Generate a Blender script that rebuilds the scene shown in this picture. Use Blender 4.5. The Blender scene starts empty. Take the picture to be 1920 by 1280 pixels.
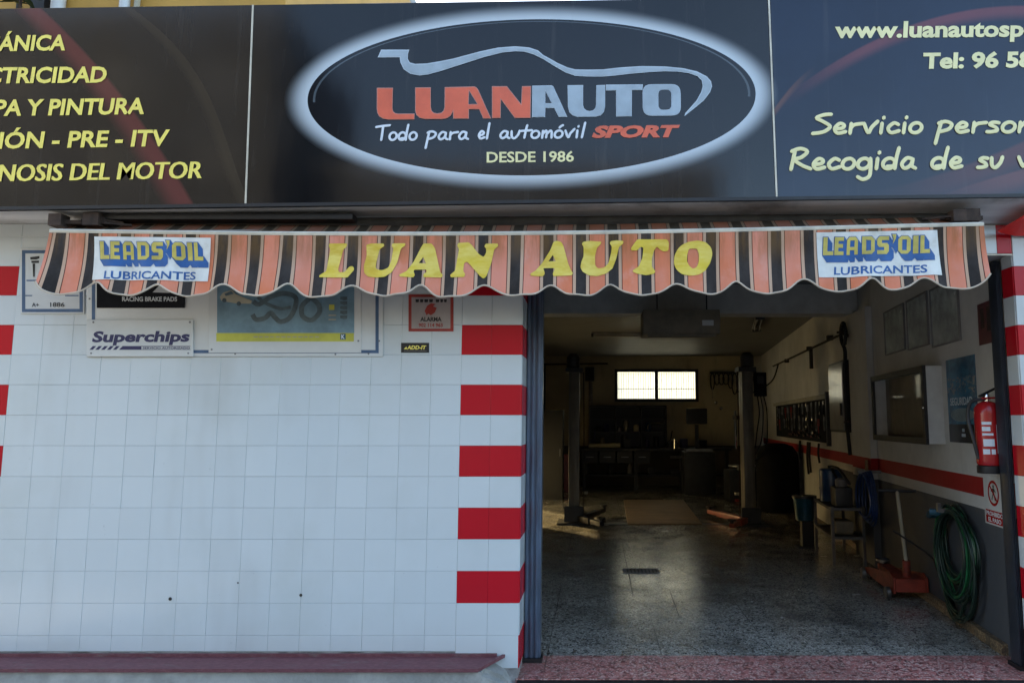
import bpy, bmesh, math, random
import numpy as np
from mathutils import Vector, Matrix
random.seed(7)
SC = bpy.context.scene
COL = SC.collection

# ------------------------------------------------------------------ camera, world, sun, exposure
F, PITCH, PX, CD, CH = 1348.6, math.radians(6.332), 1114.6, 4.7826, 1.6227
cam_d = bpy.data.cameras.new('camera')
cam = bpy.data.objects.new('camera', cam_d); COL.objects.link(cam)
cam.location = (0, -CD, CH)
cam.rotation_euler = (math.pi/2 + PITCH, 0, 0)
cam_d.sensor_width = 36; cam_d.lens = F/1920*36
cam_d.shift_x = -(PX-960)/1920
cam_d.clip_start = 0.05; cam_d.clip_end = 800
SC.camera = cam

SUN_EL, SUN_AZ = math.radians(21), math.radians(-42)     # sun stands behind the building, to the left
SKY = 0.15
world = bpy.data.worlds.new('World'); SC.world = world
world.use_nodes = True
wn = world.node_tree; wn.nodes.clear()
wo = wn.nodes.new('ShaderNodeOutputWorld'); wb = wn.nodes.new('ShaderNodeBackground')
ws = wn.nodes.new('ShaderNodeTexSky'); ws.sky_type = 'NISHITA'; ws.sun_disc = False
ws.sun_elevation = SUN_EL; ws.sun_rotation = SUN_AZ
ws.dust_density = 2.0; ws.air_density = 1.0; ws.ozone_density = 0.8
wb.inputs['Strength'].default_value = SKY
wn.links.new(ws.outputs[0], wb.inputs[0]); wn.links.new(wb.outputs[0], wo.inputs[0])

sun_d = bpy.data.lights.new('sun', 'SUN'); sun_d.energy = 5.0; sun_d.angle = math.radians(0.5)
sun_d.color = (1.0, 0.86, 0.62)
sun = bpy.data.objects.new('sun', sun_d); COL.objects.link(sun)
sdir = Vector((math.sin(SUN_AZ)*math.cos(SUN_EL), math.cos(SUN_AZ)*math.cos(SUN_EL), math.sin(SUN_EL)))  # towards the sun
sun.rotation_euler = sdir.to_track_quat('Z', 'Y').to_euler()
sun.location = (-20, 30, 20)

SC.view_settings.view_transform = 'Standard'; SC.view_settings.look = 'None'
SC.view_settings.gamma = 1; SC.view_settings.use_curve_mapping = False
SC.view_settings.exposure = 2.4
SC.render.engine = 'CYCLES'
SC.cycles.use_denoising = True
SC.cycles.max_bounces = 8; SC.cycles.diffuse_bounces = 5; SC.cycles.glossy_bounces = 4
SC.cycles.sample_clamp_indirect = 6.0; SC.cycles.caustics_reflective = False; SC.cycles.caustics_refractive = False

# ------------------------------------------------------------------ where a point of the photograph lies in the place
def ray(u, v):
    a = (u-PX)/F; b = (640-v)/F
    return Vector((a, math.cos(PITCH)-b*math.sin(PITCH), math.sin(PITCH)+b*math.cos(PITCH)))
def atY(u, v, Y):
    d = ray(u, v); t = (Y+CD)/d.y
    return Vector((d.x*t, Y, CH+d.z*t))
# right-hand garage wall: s runs inwards along it, off stands off it into the room
WX, WK = 2.842, 0.1091
WN = math.hypot(1, WK)
def W(s, off, z):
    return Vector((WX + WK*s/WN - off/WN, s/WN + WK*off/WN, z))

# ------------------------------------------------------------------ mesh helpers
class MB:
    def __init__(self): self.bm = bmesh.new()
    def poly(self, pts):
        return self.bm.faces.new([self.bm.verts.new(p) for p in pts])
    def box(self, x0, x1, y0, y1, z0, z1, T=None):
        T = T or (lambda a, b, c: Vector((a, b, c)))
        v = [self.bm.verts.new(T(x, y, z)) for z in (z0, z1) for y in (y0, y1) for x in (x0, x1)]
        for f in ((0,2,3,1),(4,5,7,6),(0,1,5,4),(2,6,7,3),(0,4,6,2),(1,3,7,5)):
            self.bm.faces.new([v[i] for i in f])
        return self
    def wbox(self, s0, s1, o0, o1, z0, z1):          # box in the right wall's frame
        return self.box(s0, s1, o0, o1, z0, z1, W)
    def bar(self, a, b, w, h=None):                  # square bar between two points
        a, b = Vector(a), Vector(b); h = h or w
        d = (b-a).normalized(); up = Vector((0,0,1)) if abs(d.z) < .95 else Vector((0,1,0))
        s = d.cross(up).normalized()*w/2; t = s.cross(d).normalized()*h/2
        va = [self.bm.verts.new(a+i*s+j*t) for i, j in ((-1,-1),(1,-1),(1,1),(-1,1))]
        vb = [self.bm.verts.new(b+i*s+j*t) for i, j in ((-1,-1),(1,-1),(1,1),(-1,1))]
        for i in range(4): self.bm.faces.new((va[i], va[(i+1)%4], vb[(i+1)%4], vb[i]))
        self.bm.faces.new(va[::-1]); self.bm.faces.new(vb)
        return self
    def tube(self, pts, r, n=8, closed=False, caps=True):
        pts = [Vector(p) for p in pts]; N = len(pts); rings = []
        rr = r if isinstance(r, (list, tuple)) else [r]*N
        ref = None
        for i, p in enumerate(pts):
            if closed: d = pts[(i+1)%N]-pts[i-1]
            else: d = pts[min(i+1, N-1)]-pts[max(i-1, 0)]
            d.normalize()
            if ref is None: ref = Vector((0,0,1)) if abs(d.z) < .9 else Vector((1,0,0))
            s = d.cross(ref)
            if s.length < 1e-4: s = d.orthogonal()
            s.normalize(); t = s.cross(d).normalized(); ref = t
            rings.append([self.bm.verts.new(p + rr[i]*(math.cos(2*math.pi*k/n)*s + math.sin(2*math.pi*k/n)*t)) for k in range(n)])
        for i in range(N if closed else N-1):
            a, b = rings[i], rings[(i+1)%N]
            for k in range(n): self.bm.faces.new((a[k], a[(k+1)%n], b[(k+1)%n], b[k]))
        if caps and not closed:
            self.bm.faces.new(rings[0][::-1]); self.bm.faces.new(rings[-1])
        return self
    def lathe(self, c, prof, n=20, axis=(0,0,1)):
        c = Vector(c); ax = Vector(axis).normalized(); a = ax.orthogonal().normalized(); b = ax.cross(a)
        rings = []
        for r, h in prof:
            rings.append([self.bm.verts.new(c + ax*h + r*(math.cos(2*math.pi*k/n)*a+math.sin(2*math.pi*k/n)*b)) for k in range(n)])
        for i in range(len(rings)-1):
            for k in range(n): self.bm.faces.new((rings[i][k], rings[i][(k+1)%n], rings[i+1][(k+1)%n], rings[i+1][k]))
        self.bm.faces.new(rings[0][::-1]); self.bm.faces.new(rings[-1])
        return self
    def prism(self, outline, d):                     # closed outline pushed along vector d
        a = [self.bm.verts.new(Vector(p)) for p in outline]; b = [self.bm.verts.new(Vector(p)+Vector(d)) for p in outline]
        n = len(a)
        for i in range(n): self.bm.faces.new((a[i], a[(i+1)%n], b[(i+1)%n], b[i]))
        self.bm.faces.new(a[::-1]); self.bm.faces.new(b)
        return self
    def add_mesh(self, me, fn=None):
        n0 = len(self.bm.verts); self.bm.from_mesh(me); self.bm.verts.ensure_lookup_table()
        if fn:
            for v in self.bm.verts[n0:]: v.co = fn(v.co)
        return self
    def bevel(self, w, seg=2):
        bmesh.ops.recalc_face_normals(self.bm, faces=self.bm.faces[:])
        e = [e for e in self.bm.edges if len(e.link_faces) == 2 and e.calc_face_angle(0) > .5]
        bmesh.ops.bevel(self.bm, geom=e, offset=w, segments=seg, affect='EDGES', profile=.6)
        return self
    def cuts_z(self, step):
        zs = [v.co.z for v in self.bm.verts]; z = math.floor(min(zs)/step)*step+step
        while z < max(zs):
            bmesh.ops.bisect_plane(self.bm, geom=self.bm.verts[:]+self.bm.edges[:]+self.bm.faces[:], plane_co=(0,0,z), plane_no=(0,0,1))
            z += step
        return self
    def cuts_x(self, step):                          # slice the mesh so that it can follow a wavy cloth
        xs = [v.co.x for v in self.bm.verts]; x = math.floor(min(xs)/step)*step+step
        while x < max(xs):
            bmesh.ops.bisect_plane(self.bm, geom=self.bm.verts[:]+self.bm.edges[:]+self.bm.faces[:], plane_co=(x,0,0), plane_no=(1,0,0))
            x += step
        return self

def root_of(o):
    while o.parent: o = o.parent
    return o
def obj(name, mb, mat, parent=None, recalc=True, smooth=True, kind=None, label=None):
    bm = mb.bm if isinstance(mb, MB) else mb
    if recalc: bmesh.ops.recalc_face_normals(bm, faces=bm.faces[:])
    if parent: L = root_of(parent).location.copy()
    else:
        co = [v.co for v in bm.verts]
        L = Vector(((min(c.x for c in co)+max(c.x for c in co))/2, (min(c.y for c in co)+max(c.y for c in co))/2, min(c.z for c in co)))
    for v in bm.verts: v.co -= L
    me = bpy.data.meshes.new(name); bm.to_mesh(me); bm.free()
    if smooth:
        me.shade_smooth(); me.set_sharp_from_angle(angle=math.radians(35))
    for m in (mat if isinstance(mat, (list, tuple)) else [mat]): me.materials.append(m)
    o = bpy.data.objects.new(name, me); COL.objects.link(o)
    if parent: o.parent = parent
    else: o.location = L
    if kind: o['kind'] = kind
    if label: o['label'] = label
    return o
def thing(name, label, cat, loc=(0,0,0), group=None):
    o = bpy.data.objects.new(name, None); COL.objects.link(o); o.location = loc; o.empty_display_size = .1
    return tag(o, label, cat, group)
def tag(o, label, cat, group=None):
    o['label'] = label; o['category'] = cat
    if group: o['group'] = group
    return o
def inst(name, me, mat, parent, loc, rot=(0,0,0)):   # a piece that shares its mesh; loc is in world space
    o = bpy.data.objects.new(name, me); COL.objects.link(o); o.parent = parent
    o.location = Vector(loc)-root_of(parent).location; o.rotation_euler = rot
    return o

# ------------------------------------------------------------------ materials
def sr(r, g, b, k=1.0):
    f = lambda c: (c/255/12.92 if c/255 <= .04045 else ((c/255+.055)/1.055)**2.4)*k
    return (f(r), f(g), f(b))
class NT:
    def __init__(s, name):
        s.m = bpy.data.materials.new(name); s.m.use_nodes = True; s.t = s.m.node_tree; s.t.nodes.clear()
        s.out = s.t.nodes.new('ShaderNodeOutputMaterial')
        s.p = s.t.nodes.new('ShaderNodeBsdfPrincipled'); s.t.links.new(s.p.outputs[0], s.out.inputs[0])
    def n(s, typ, **kw):
        nd = s.t.nodes.new(typ)
        for k, v in kw.items(): setattr(nd, k, v)
        return nd
    def put(s, sock, val):
        if isinstance(val, bpy.types.NodeSocket): s.t.links.new(val, sock)
        elif isinstance(val, (tuple, list)) and len(val) == 3 and sock.type == 'RGBA': sock.default_value = (*val, 1)
        else: sock.default_value = val
    def math(s, op, a, b=0.0, c=None, clamp=False):
        nd = s.n('ShaderNodeMath', operation=op, use_clamp=clamp)
        s.put(nd.inputs[0], a); s.put(nd.inputs[1], b)
        if c is not None: s.put(nd.inputs[2], c)
        return nd.outputs[0]
    def step(s, x, a, b):                            # smooth ramp 0..1 while x goes a..b
        nd = s.n('ShaderNodeMapRange', interpolation_type='SMOOTHSTEP', clamp=True)
        s.put(nd.inputs[0], x); nd.inputs[1].default_value = a; nd.inputs[2].default_value = b
        return nd.outputs[0]
    def mix(s, f, a, b, mode='MIX'):
        nd = s.n('ShaderNodeMix', data_type='RGBA', blend_type=mode)
        s.put(nd.inputs[0], f); s.put(nd.inputs[6], a); s.put(nd.inputs[7], b)
        return nd.outputs[2]
    def coord(s, which='Object'):
        return s.n('ShaderNodeTexCoord').outputs[which]
    def xyz(s, v):
        nd = s.n('ShaderNodeSeparateXYZ'); s.t.links.new(v, nd.inputs[0]); return nd.outputs
    def noise(s, scale, detail=4, rough=.55, vec=None, stretch=None):
        vec = vec or s.coord()
        if stretch:
            mp = s.n('ShaderNodeMapping'); s.t.links.new(vec, mp.inputs[0]); mp.inputs['Scale'].default_value = stretch; vec = mp.outputs[0]
        nd = s.n('ShaderNodeTexNoise'); s.t.links.new(vec, nd.inputs['Vector'])
        nd.inputs['Scale'].default_value = scale; nd.inputs['Detail'].default_value = detail; nd.inputs['Roughness'].default_value = rough
        return nd.outputs['Fac']
    def bump(s, h, strength=.2, dist=.01):
        nd = s.n('ShaderNodeBump'); nd.inputs['Strength'].default_value = strength; nd.inputs['Distance'].default_value = dist
        s.t.links.new(h, nd.inputs['Height']); s.t.links.new(nd.outputs[0], s.p.inputs['Normal'])
    def set(s, **kw):
        for k, v in kw.items(): s.put(s.p.inputs[{'color':'Base Color','rough':'Roughness','metal':'Metallic','spec':'Specular IOR Level'}[k]], v)
        return s
def mat(name, color, rough=.6, metal=0., vary=.25, scale=6., dirt=None, dirt_amt=.5, bump=.08, bscale=40., spec=.5, stretch=None):
    s = NT(name)
    n1 = s.noise(scale, 5, .6, stretch=stretch)
    k = s.step(n1, .3, .7)
    dark = tuple(c*(1-vary) for c in color); lite = tuple(min(1, c*(1+vary*.6)) for c in color)
    col = s.mix(k, dark, lite)
    if dirt:
        n2 = s.noise(scale*.37+.5, 6, .65)
        col = s.mix(s.math('MULTIPLY', s.step(n2, .5, .72), dirt_amt), col, dirt)
    r = s.math('ADD', rough-.06, s.math('MULTIPLY', s.noise(scale*1.7), .12))
    s.set(color=col, rough=r, metal=metal, spec=spec)
    if bump: s.bump(s.noise(bscale, 3), bump, .004)
    return s.m

M = {}
M['steel_blue'] = mat('steel_blue', (.080,.11,.155), .35, .0, .35, 8, (.10,.09,.08), .5, .05, stretch=(3,3,.4))
M['frame_dark'] = mat('frame_dark', (.022,.028,.038), .4, 0, .3)
M['grey_paint'] = mat('grey_paint', (.24,.23,.22), .55, 0, .3, 3, (.06,.055,.05), .6)
M['dark_paint'] = mat('dark_paint', (.017,.018,.020), .5, 0, .4)
M['black'] = mat('black', (.008,.008,.009), .5, 0, .3)
M['matt_black'] = mat('matt_black', (.009,.009,.010), .8, 0, .3, spec=.15)
M['rubber'] = mat('rubber', (.012,.012,.012), .75, 0, .3)
M['alu'] = mat('alu', (.62,.56,.44), .42, .15, .2, 5, (.2,.17,.13), .5)
M['chrome'] = mat('chrome', (.75,.75,.72), .15, 1., .1, bump=0)
M['steel'] = mat('steel', (.22,.22,.22), .4, .8, .3)
M['white_board'] = mat('white_board', (.62,.62,.58), .4, 0, .08, 2, (.35,.33,.28), .35)
M['white_paint'] = mat('white_paint', (.60,.60,.57), .5, 0, .12)
M['blue_line'] = mat('blue_line', (.055,.11,.20), .5)
M['navy'] = mat('navy', (.022,.022,.085), .5, 0, .1)
M['red_paint'] = mat('red_paint', (.34,.030,.022), .4, 0, .3, 6, (.05,.03,.025), .5)
M['jack_red'] = mat('jack_red', (.30,.045,.025), .45, 0, .35, 9, (.05,.03,.025), .7)
M['yellow_print'] = mat('yellow_print', (.95,.78,.15), .45, 0, .1)
M['pale_print'] = mat('pale_print', (.86,.78,.40), .45, 0, .1)
M['white_print'] = mat('white_print', (.70,.74,.78), .45, 0, .08)
M['orange_print'] = mat('orange_print', (.72,.13,.06), .4, 0, .12)
M['orange_edge'] = mat('orange_edge', (.62,.30,.24), .45, 0, .1)
M['silver_print'] = mat('silver_print', (.36,.43,.48), .4, 0, .15)
M['silver_edge'] = mat('silver_edge', (.52,.60,.66), .45, 0, .1)
M['wood'] = mat('wood', (.26,.165,.075), .6, 0, .35, 3, (.05,.035,.02), .6, .1, stretch=(.6,6,6))
M['cream'] = mat('cream', (.42,.38,.27), .55, 0, .2, 4, (.15,.12,.08), .5)
M['brown_box'] = mat('brown_box', (.20,.165,.11), .6, 0, .2)
M['blue_plastic'] = mat('blue_plastic', (.012,.055,.15), .35, 0, .3)
M['teal_plastic'] = mat('teal_plastic', (.015,.08,.12), .3, 0, .3)
M['green_hose'] = mat('green_hose', (.02,.14,.05), .35, 0, .5)
M['dark_hose'] = mat('dark_hose', (.014,.035,.022), .45, 0, .4)
M['blue_hose'] = mat('blue_hose', (.02,.06,.20), .4, 0, .3)
M['grime'] = mat('grime', (.035,.03,.024), .8, 0, .5)
M['rust'] = mat('rust', (.05,.03,.02), .85, 0, .6, 12, bump=.4)
M['concrete'] = mat('concrete', (.40,.395,.36), .85, 0, .35, 4, (.10,.10,.095), .6, .4, 25)
M['fabric_trim'] = mat('fabric_trim', (.58,.48,.36), .85, 0, .15)
M['dull_red'] = mat('dull_red', (.11,.022,.028), .4, 0, .3, 8)
# ------------------------------------------------------------------ the setting: ground, garage shell
def wpos(s): return s.n('ShaderNodeNewGeometry').outputs['Position']
def mat_asphalt():
    s = NT('asphalt'); p = wpos(s)
    n = s.noise(1.3, 6, .6, p); g = s.noise(90, 3, .6, p)
    c = s.mix(s.step(n, .3, .7), (.075,.075,.075), (.12,.118,.114)); s.set(color=s.mix(s.math('MULTIPLY', g, .4), c, (.12,.12,.115)), rough=.85)
    s.bump(g, .5, .006); return s.m
def mat_pavement():
    s = NT('pavement_tiles'); p = wpos(s)
    n = s.noise(2.1, 6, .65, p); g = s.noise(120, 3, .6, p)
    c = s.mix(s.step(n, .3, .7), (.34,.335,.32), (.48,.465,.44)); s.set(color=s.mix(s.math('MULTIPLY', g, .35), c, (.07,.07,.07)), rough=.8)
    s.bump(g, .3, .004); return s.m
def terrazzo(name, dark, mid, lite, rough, wear):
    s = NT(name); p = wpos(s)
    vo = s.n('ShaderNodeTexVoronoi'); vo.inputs['Scale'].default_value = 46; s.t.links.new(p, vo.inputs['Vector'])
    k = s.xyz(vo.outputs['Color'])[0]
    vo2 = s.n('ShaderNodeTexVoronoi'); vo2.inputs['Scale'].default_value = 95; s.t.links.new(p, vo2.inputs['Vector'])
    k2 = s.xyz(vo2.outputs['Color'])[1]
    c = s.mix(s.step(k, .15, .55), dark, mid); c = s.mix(s.step(k2, .62, .9), c, lite)
    n = s.noise(1.1, 6, .65, p); n2 = s.noise(5, 5, .6, p, (1, .35, 1))
    c = s.mix(s.math('MULTIPLY', s.step(n, .42, .66), wear), c, (.040,.036,.028))
    c = s.mix(s.math('MULTIPLY', s.step(n2, .52, .7), wear*.6), c, (.05,.043,.03))
    # worn joints between the big floor squares
    x, y, z = s.xyz(p)
    def joint(q, period, off):
        f = s.math('FRACT', s.math('DIVIDE', s.math('ADD', q, off), period))
        return s.math('LESS_THAN', s.math('MULTIPLY', s.math('MINIMUM', f, s.math('SUBTRACT', 1.0, f)), period), .004)
    j = s.math('MAXIMUM', joint(x, .8, .33), joint(y, .8, .1))
    c = s.mix(s.math('MULTIPLY', j, s.math('MULTIPLY', .65, s.step(n2, .3, .6))), c, (.025,.022,.018))
    r = s.math('ADD', rough, s.math('MULTIPLY', s.step(s.noise(2.3, 5, .65, p), .35, .75), .14))
    s.set(color=c, rough=r, spec=1.0)
    s.bump(s.noise(14, 4, .6, p), .06, .01)
    return s.m
M['asphalt'] = mat_asphalt(); M['pavement'] = mat_pavement()
M['terrazzo'] = terrazzo('grey_terrazzo', (.10,.092,.076), (.32,.30,.25), (.58,.55,.48), .15, .62)
M['terrazzo_red'] = terrazzo('red_terrazzo', (.15,.042,.036), (.48,.17,.145), (.70,.48,.41), .34, .4)
def mat_wall(name, base, stripes, dado_to=None, dirty=.6):
    """painted plaster; paint bands change with height"""
    s = NT(name); p = wpos(s); x, y, z = s.xyz(p)
    n = s.noise(.9, 6, .65, p); n2 = s.noise(4, 6, .7, p, (1, 1, .3))
    c = s.mix(s.step(n, .3, .7), tuple(b*.72 for b in base), base)
    for z0, z1, colr in stripes:
        k = s.math('MULTIPLY', s.math('GREATER_THAN', z, z0), s.math('LESS_THAN', z, z1))
        if dado_to and z0 < .5: k = s.math('MULTIPLY', k, s.math('LESS_THAN', y, dado_to))
        c = s.mix(k, c, colr)
    c = s.mix(s.math('MULTIPLY', s.step(n2, .52, .78), dirty*.6), c, (.07,.055,.038))
    s.set(color=c, rough=s.math('ADD', .42, s.math('MULTIPLY', n, .25)), spec=.22)
    s.bump(s.noise(9, 5, .6, p), .12, .02); return s.m
DADO = (.085,.09,.096)
M['wall_right'] = mat_wall('painted_plaster_right', (.70,.685,.64), [(-1, .969, DADO), (1.062, 1.204, (.33,.012,.015))], 5.9, .35)
M['wall_inner'] = mat_wall('painted_plaster', (.50,.455,.33), [(-1, 1.0, (.10,.085,.07))], None)
M['ceiling'] = mat_wall('ceiling_paint', (.23,.235,.235), [], None, .8)

def slab(name, x0, x1, y0, y1, z0, z1, m, kind='structure'):
    return obj(name, MB().box(x0, x1, y0, y1, z0, z1), m, kind=kind, smooth=False)
g = MB(); g.poly([(-300,-300,-.26),(300,-300,-.26),(300,300,-.26),(-300,300,-.26)]); obj('ground', g, M['asphalt'], kind='structure')
slab('pavement', -40, 40, -3.1, -.02, -.255, -.13, M['pavement'])
M['yard'] = mat('yard_concrete', (.40,.37,.32), .85, 0, .2, 1)
slab('yard', -14, -1.76, 6.7, 24, -.24, -.02, M['yard'])
slab('garage_floor', -1.6, 4.5, .45, 14.2, -.24, 0, M['terrazzo'])
slab('threshold', -.50, 2.9, -.015, .447, -.24, .001, M['terrazzo_red'])
slab('ceiling', -1.75, 4.9, .25, 14.35, 3.33, 3.55, M['ceiling'])
tag(obj('door_sill', MB().box(-.49, 2.83, -.05, -.016, -.128, -.004), M['black'], smooth=False), 'dark steel sill along the front edge of the red threshold', 'sill')
# inner walls; far inside the left one has a side entrance: a half raised shutter of frosted sheets, open below to the sunlit yard
DY0, DY1, DZ0, DZ = 7.4, 11.6, 1.25, 2.2
lw = MB().box(-1.75, -1.6, .2, DY0, -.2, 3.325).box(-1.75, -1.6, DY1, 14.2, -.2, 3.325).box(-1.75, -1.6, DY0, DY1, DZ, 3.325)
obj('wall_left', lw, M['wall_inner'], kind='structure', smooth=False)
# back wall with a window opening
BX0, BX1, BZ0, BZ1, BY = .575, 2.66, 2.19, 2.93, 14.0
bw = MB().box(-1.6, BX0, BY, BY+.2, 0, 3.325).box(BX1, 4.6, BY, BY+.2, 0, 3.325).box(BX0, BX1, BY, BY+.2, 0, BZ0).box(BX0, BX1, BY, BY+.2, BZ1, 3.325)
obj('wall_back', bw, M['wall_inner'], kind='structure', smooth=False)
rw = MB().wbox(.16, 14.05, -.2, 0, -.2, 3.325)
obj('wall_right', rw, M['wall_right'], kind='structure', smooth=False)
sk = MB().wbox(.45, 3.5, .0, .045, .0015, .075).wbox(4.40, 13.9, .0, .02, .0015, .075); M['skirting'] = terrazzo('skirting_terrazzo', (.10,.05,.02), (.26,.15,.06), (.48,.36,.2), .5, .8)
obj('wall_skirting', sk, M['skirting'], kind='structure', smooth=False)
pi = MB().wbox(3.52, 4.38, .002, .075, .0, 2.955); obj('wall_pier', pi, M['wall_right'], kind='structure', smooth=False)
for pts in ([(1256,1106),(1262,1124),(1268,1140),(1274,1157)], [(1316,1078),(1322,1090),(1328,1100)], [(1168,1025),(1172,1046),(1180,1080),(1187,1118)], [(1232,1128),(1244,1127),(1258,1129)]):
    P = []
    for u, v in pts:
        d = ray(u, v); t = -CH/d.z; P.append(Vector((d.x*t, -CD+d.y*t, .0015)))
    mb = MB(); w = [.002]+[random.uniform(.003,.008) for _ in P[1:-1]]+[.003]
    for i in range(len(P)-1):
        a, b = P[i], P[i+1]; n_ = (b-a).cross(Vector((0,0,1))).normalized()
        mb.poly([a-n_*w[i], a+n_*w[i], b+n_*w[i+1], b-n_*w[i+1]])
    obj('floor_crack', mb, M['grime'], kind='structure', smooth=False)
# cross beam with a pale lower edge
b = thing('ceiling_beam', 'grey painted beam with a pale lower edge crossing the garage ceiling', 'beam', (.9, 4.2, 2.96))
obj('beam', MB().box(-1.6, W(4.1,0,0).x-.005, 4.08, 4.36, 2.985, 3.325), M['white_paint'], b, smooth=False)
obj('edge_trim', MB().box(-1.598, W(4.1,0,0).x-.08, 4.06, 4.38, 2.955, 2.983), M['white_paint'], b, smooth=False)

# ------------------------------------------------------------------ tiled street front
TZ0 = 2.264; TX0 = -.487; TS = .2
def tile_mat(name, col, vary, rough):
    s = NT(name); oi = s.n('ShaderNodeObjectInfo').outputs['Random']
    p = wpos(s); n = s.noise(1.4, 5, .6, p); n2 = s.noise(30, 4, .6, p); n3 = s.noise(.7, 4, .7, p, (1.5, 1, .35))
    c = s.mix(s.math('MULTIPLY', oi, vary), col, tuple(x*.72 for x in col))
    c = s.mix(s.math('MULTIPLY', s.step(n, .45, .75), .25), c, (col[0]*.70, col[1]*.70, col[2]*.62))
    c = s.mix(s.math('MULTIPLY', s.step(n3, .52, .75), .22), c, (.25,.22,.17))
    c = s.mix(s.math('MULTIPLY', s.step(n2, .68, .80), .35), c, tuple(x*.5 for x in col))
    s.set(color=c, rough=s.math('ADD', rough, s.math('MULTIPLY', n, .16)), spec=.22 if 'red' in name else .55)
    s.bump(s.noise(7, 3, .5, p), .05, .01); return s.m
M['tile_white'] = tile_mat('white_glazed_tile', (.60,.635,.622), .16, .09)
M['tile_red'] = tile_mat('red_glazed_tile', (.50,.008,.018), .3, .16)
M['grout'] = mat('grout', (.34,.32,.30), .9, 0, .4, 8, (.08,.06,.05), .7)
_tm = {}
def tile_me(w, h, m):
    k = (round(w, 4), round(h, 4), m)
    if k not in _tm:
        me = bpy.data.meshes.new('tile'); g, c, d = .0005, .0018, .008
        a = w/2-g; b2 = h/2-g
        v = [(-a,0,-b2),(a,0,-b2),(a,0,b2),(-a,0,b2),(-a,-d+.0015,-b2),(a,-d+.0015,-b2),(a,-d+.0015,b2),(-a,-d+.0015,b2),
             (-a+c,-d,-b2+c),(a-c,-d,-b2+c),(a-c,-d,b2-c),(-a+c,-d,b2-c)]
        f = [(8,9,10,11)]+[(i, (i+1)%4, 4+(i+1)%4, 4+i) for i in range(4)]+[(4+i, 4+(i+1)%4, 8+(i+1)%4, 8+i) for i in range(4)]
        me.from_pydata(v, [], f); me.materials.append(M[m]); _tm[k] = me
    return _tm[k]
def tile(parent, loc, w, h, m, rz=0.):
    j = lambda a: random.gauss(0, a)
    return inst('tile', tile_me(w, h, m), None, parent, Vector(loc)+Vector((0, j(.0003), 0)), (j(.0035), 0, rz+j(.0035)))

WALL_TOP = 2.955
fw = thing('tiled_wall', 'white tiled front wall with bands of red tiles, left of the garage opening', 'wall', (-2.5, 0, 0))
obj('wall_body', MB().box(-6.2, -.489, .0, .19, -.13, WALL_TOP).box(-.65, -.489, .191, .349, -.13, WALL_TOP), M['grout'], fw, smooth=False)
ztop = lambda i: TZ0 - TS*i
def row_range():
    for i in range(-4, 11):
        z1 = min(ztop(i), WALL_TOP); z0 = ztop(i)-TS
        if z0 > WALL_TOP: continue
        yield i, z0, z1
for k in range(0, 20):
    x1 = TX0-TS*k; x0 = x1-TS
    for i, z0, z1 in row_range():
        if i == 10 and k > 1: z0 = .166
        if k > 19: continue
        red = (k in (0, 1, 17, 18)) and i % 2 == 0 and i > -4 and not (i == 10 and k < 17)
        tile(fw, ((x0+x1)/2, 0, (z0+z1)/2), TS, z1-z0, 'tile_red' if red else 'tile_white')
for i, z0, z1 in row_range():                        # the return of the wall into the doorway
    for a, b in ((0.0, .2), (.2, .35)):
        tile(fw, (-.489, (a+b)/2, (z0+z1)/2), b-a, z1-z0, 'tile_red' if i % 2 == 0 else 'tile_white', math.pi/2)
# drill holes and plugs left in the tiles
for u, v, q in ((319,1122,1.15),(564,1115,1),(446,1092,.55)):
    p = atY(u, v, -.010); obj('screw_plug', MB().lathe(p, [(.010*q,0),(.008*q,-.001),(.004*q,-.003)] , 10, (0,1,0)), M['grime'], fw)

PRX = 2.832                                          # right-hand pier
pr = thing('tiled_pier', 'red and white tiled pier at the right edge of the garage opening', 'pier', (3.4, 0, 0))
obj('wall_body', MB().box(PRX+.002, 5.2, 0, .13, -.13, WALL_TOP), M['grout'], pr, smooth=False)
for k in range(0, 6):
    for i, z0, z1 in row_range():
        red = k < 2 and i % 2 == 0 and i > -4
        tile(pr, (PRX+TS*(k+.5), 0, (z0+z1)/2), TS, z1-z0, 'tile_red' if red else 'tile_white')
for i, z0, z1 in row_range():
    tile(pr, (PRX+.002, .065, (z0+z1)/2), .13, z1-z0, 'tile_red' if i % 2 == 0 else 'tile_white', -math.pi/2)
hd = thing('door_header', 'strip of white and red tiles over the garage opening, under the soffit', 'lintel', (1.2, 0, 2.75))
obj('header_beam', MB().box(-.485, PRX-.002, .0, .30, 2.748, WALL_TOP-.001), M['grout'], hd, smooth=False)
for k in range(16):
    x1 = PRX-.004-TS*k; x0 = max(x1-TS, -.484)
    if k == 0: x0 = x1-.10
    else: x1 += .10; x0 = max(x0+.10, -.484)
    tile(hd, ((x0+x1)/2, 0, 2.85), x1-x0, .198, 'tile_red' if k in (0, 4, 8, 12) else 'tile_white')
obj('edge_bead', MB().box(-.484, PRX-.004, -.011, .0, 2.738, 2.748), M['alu'], hd, smooth=False)

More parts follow.
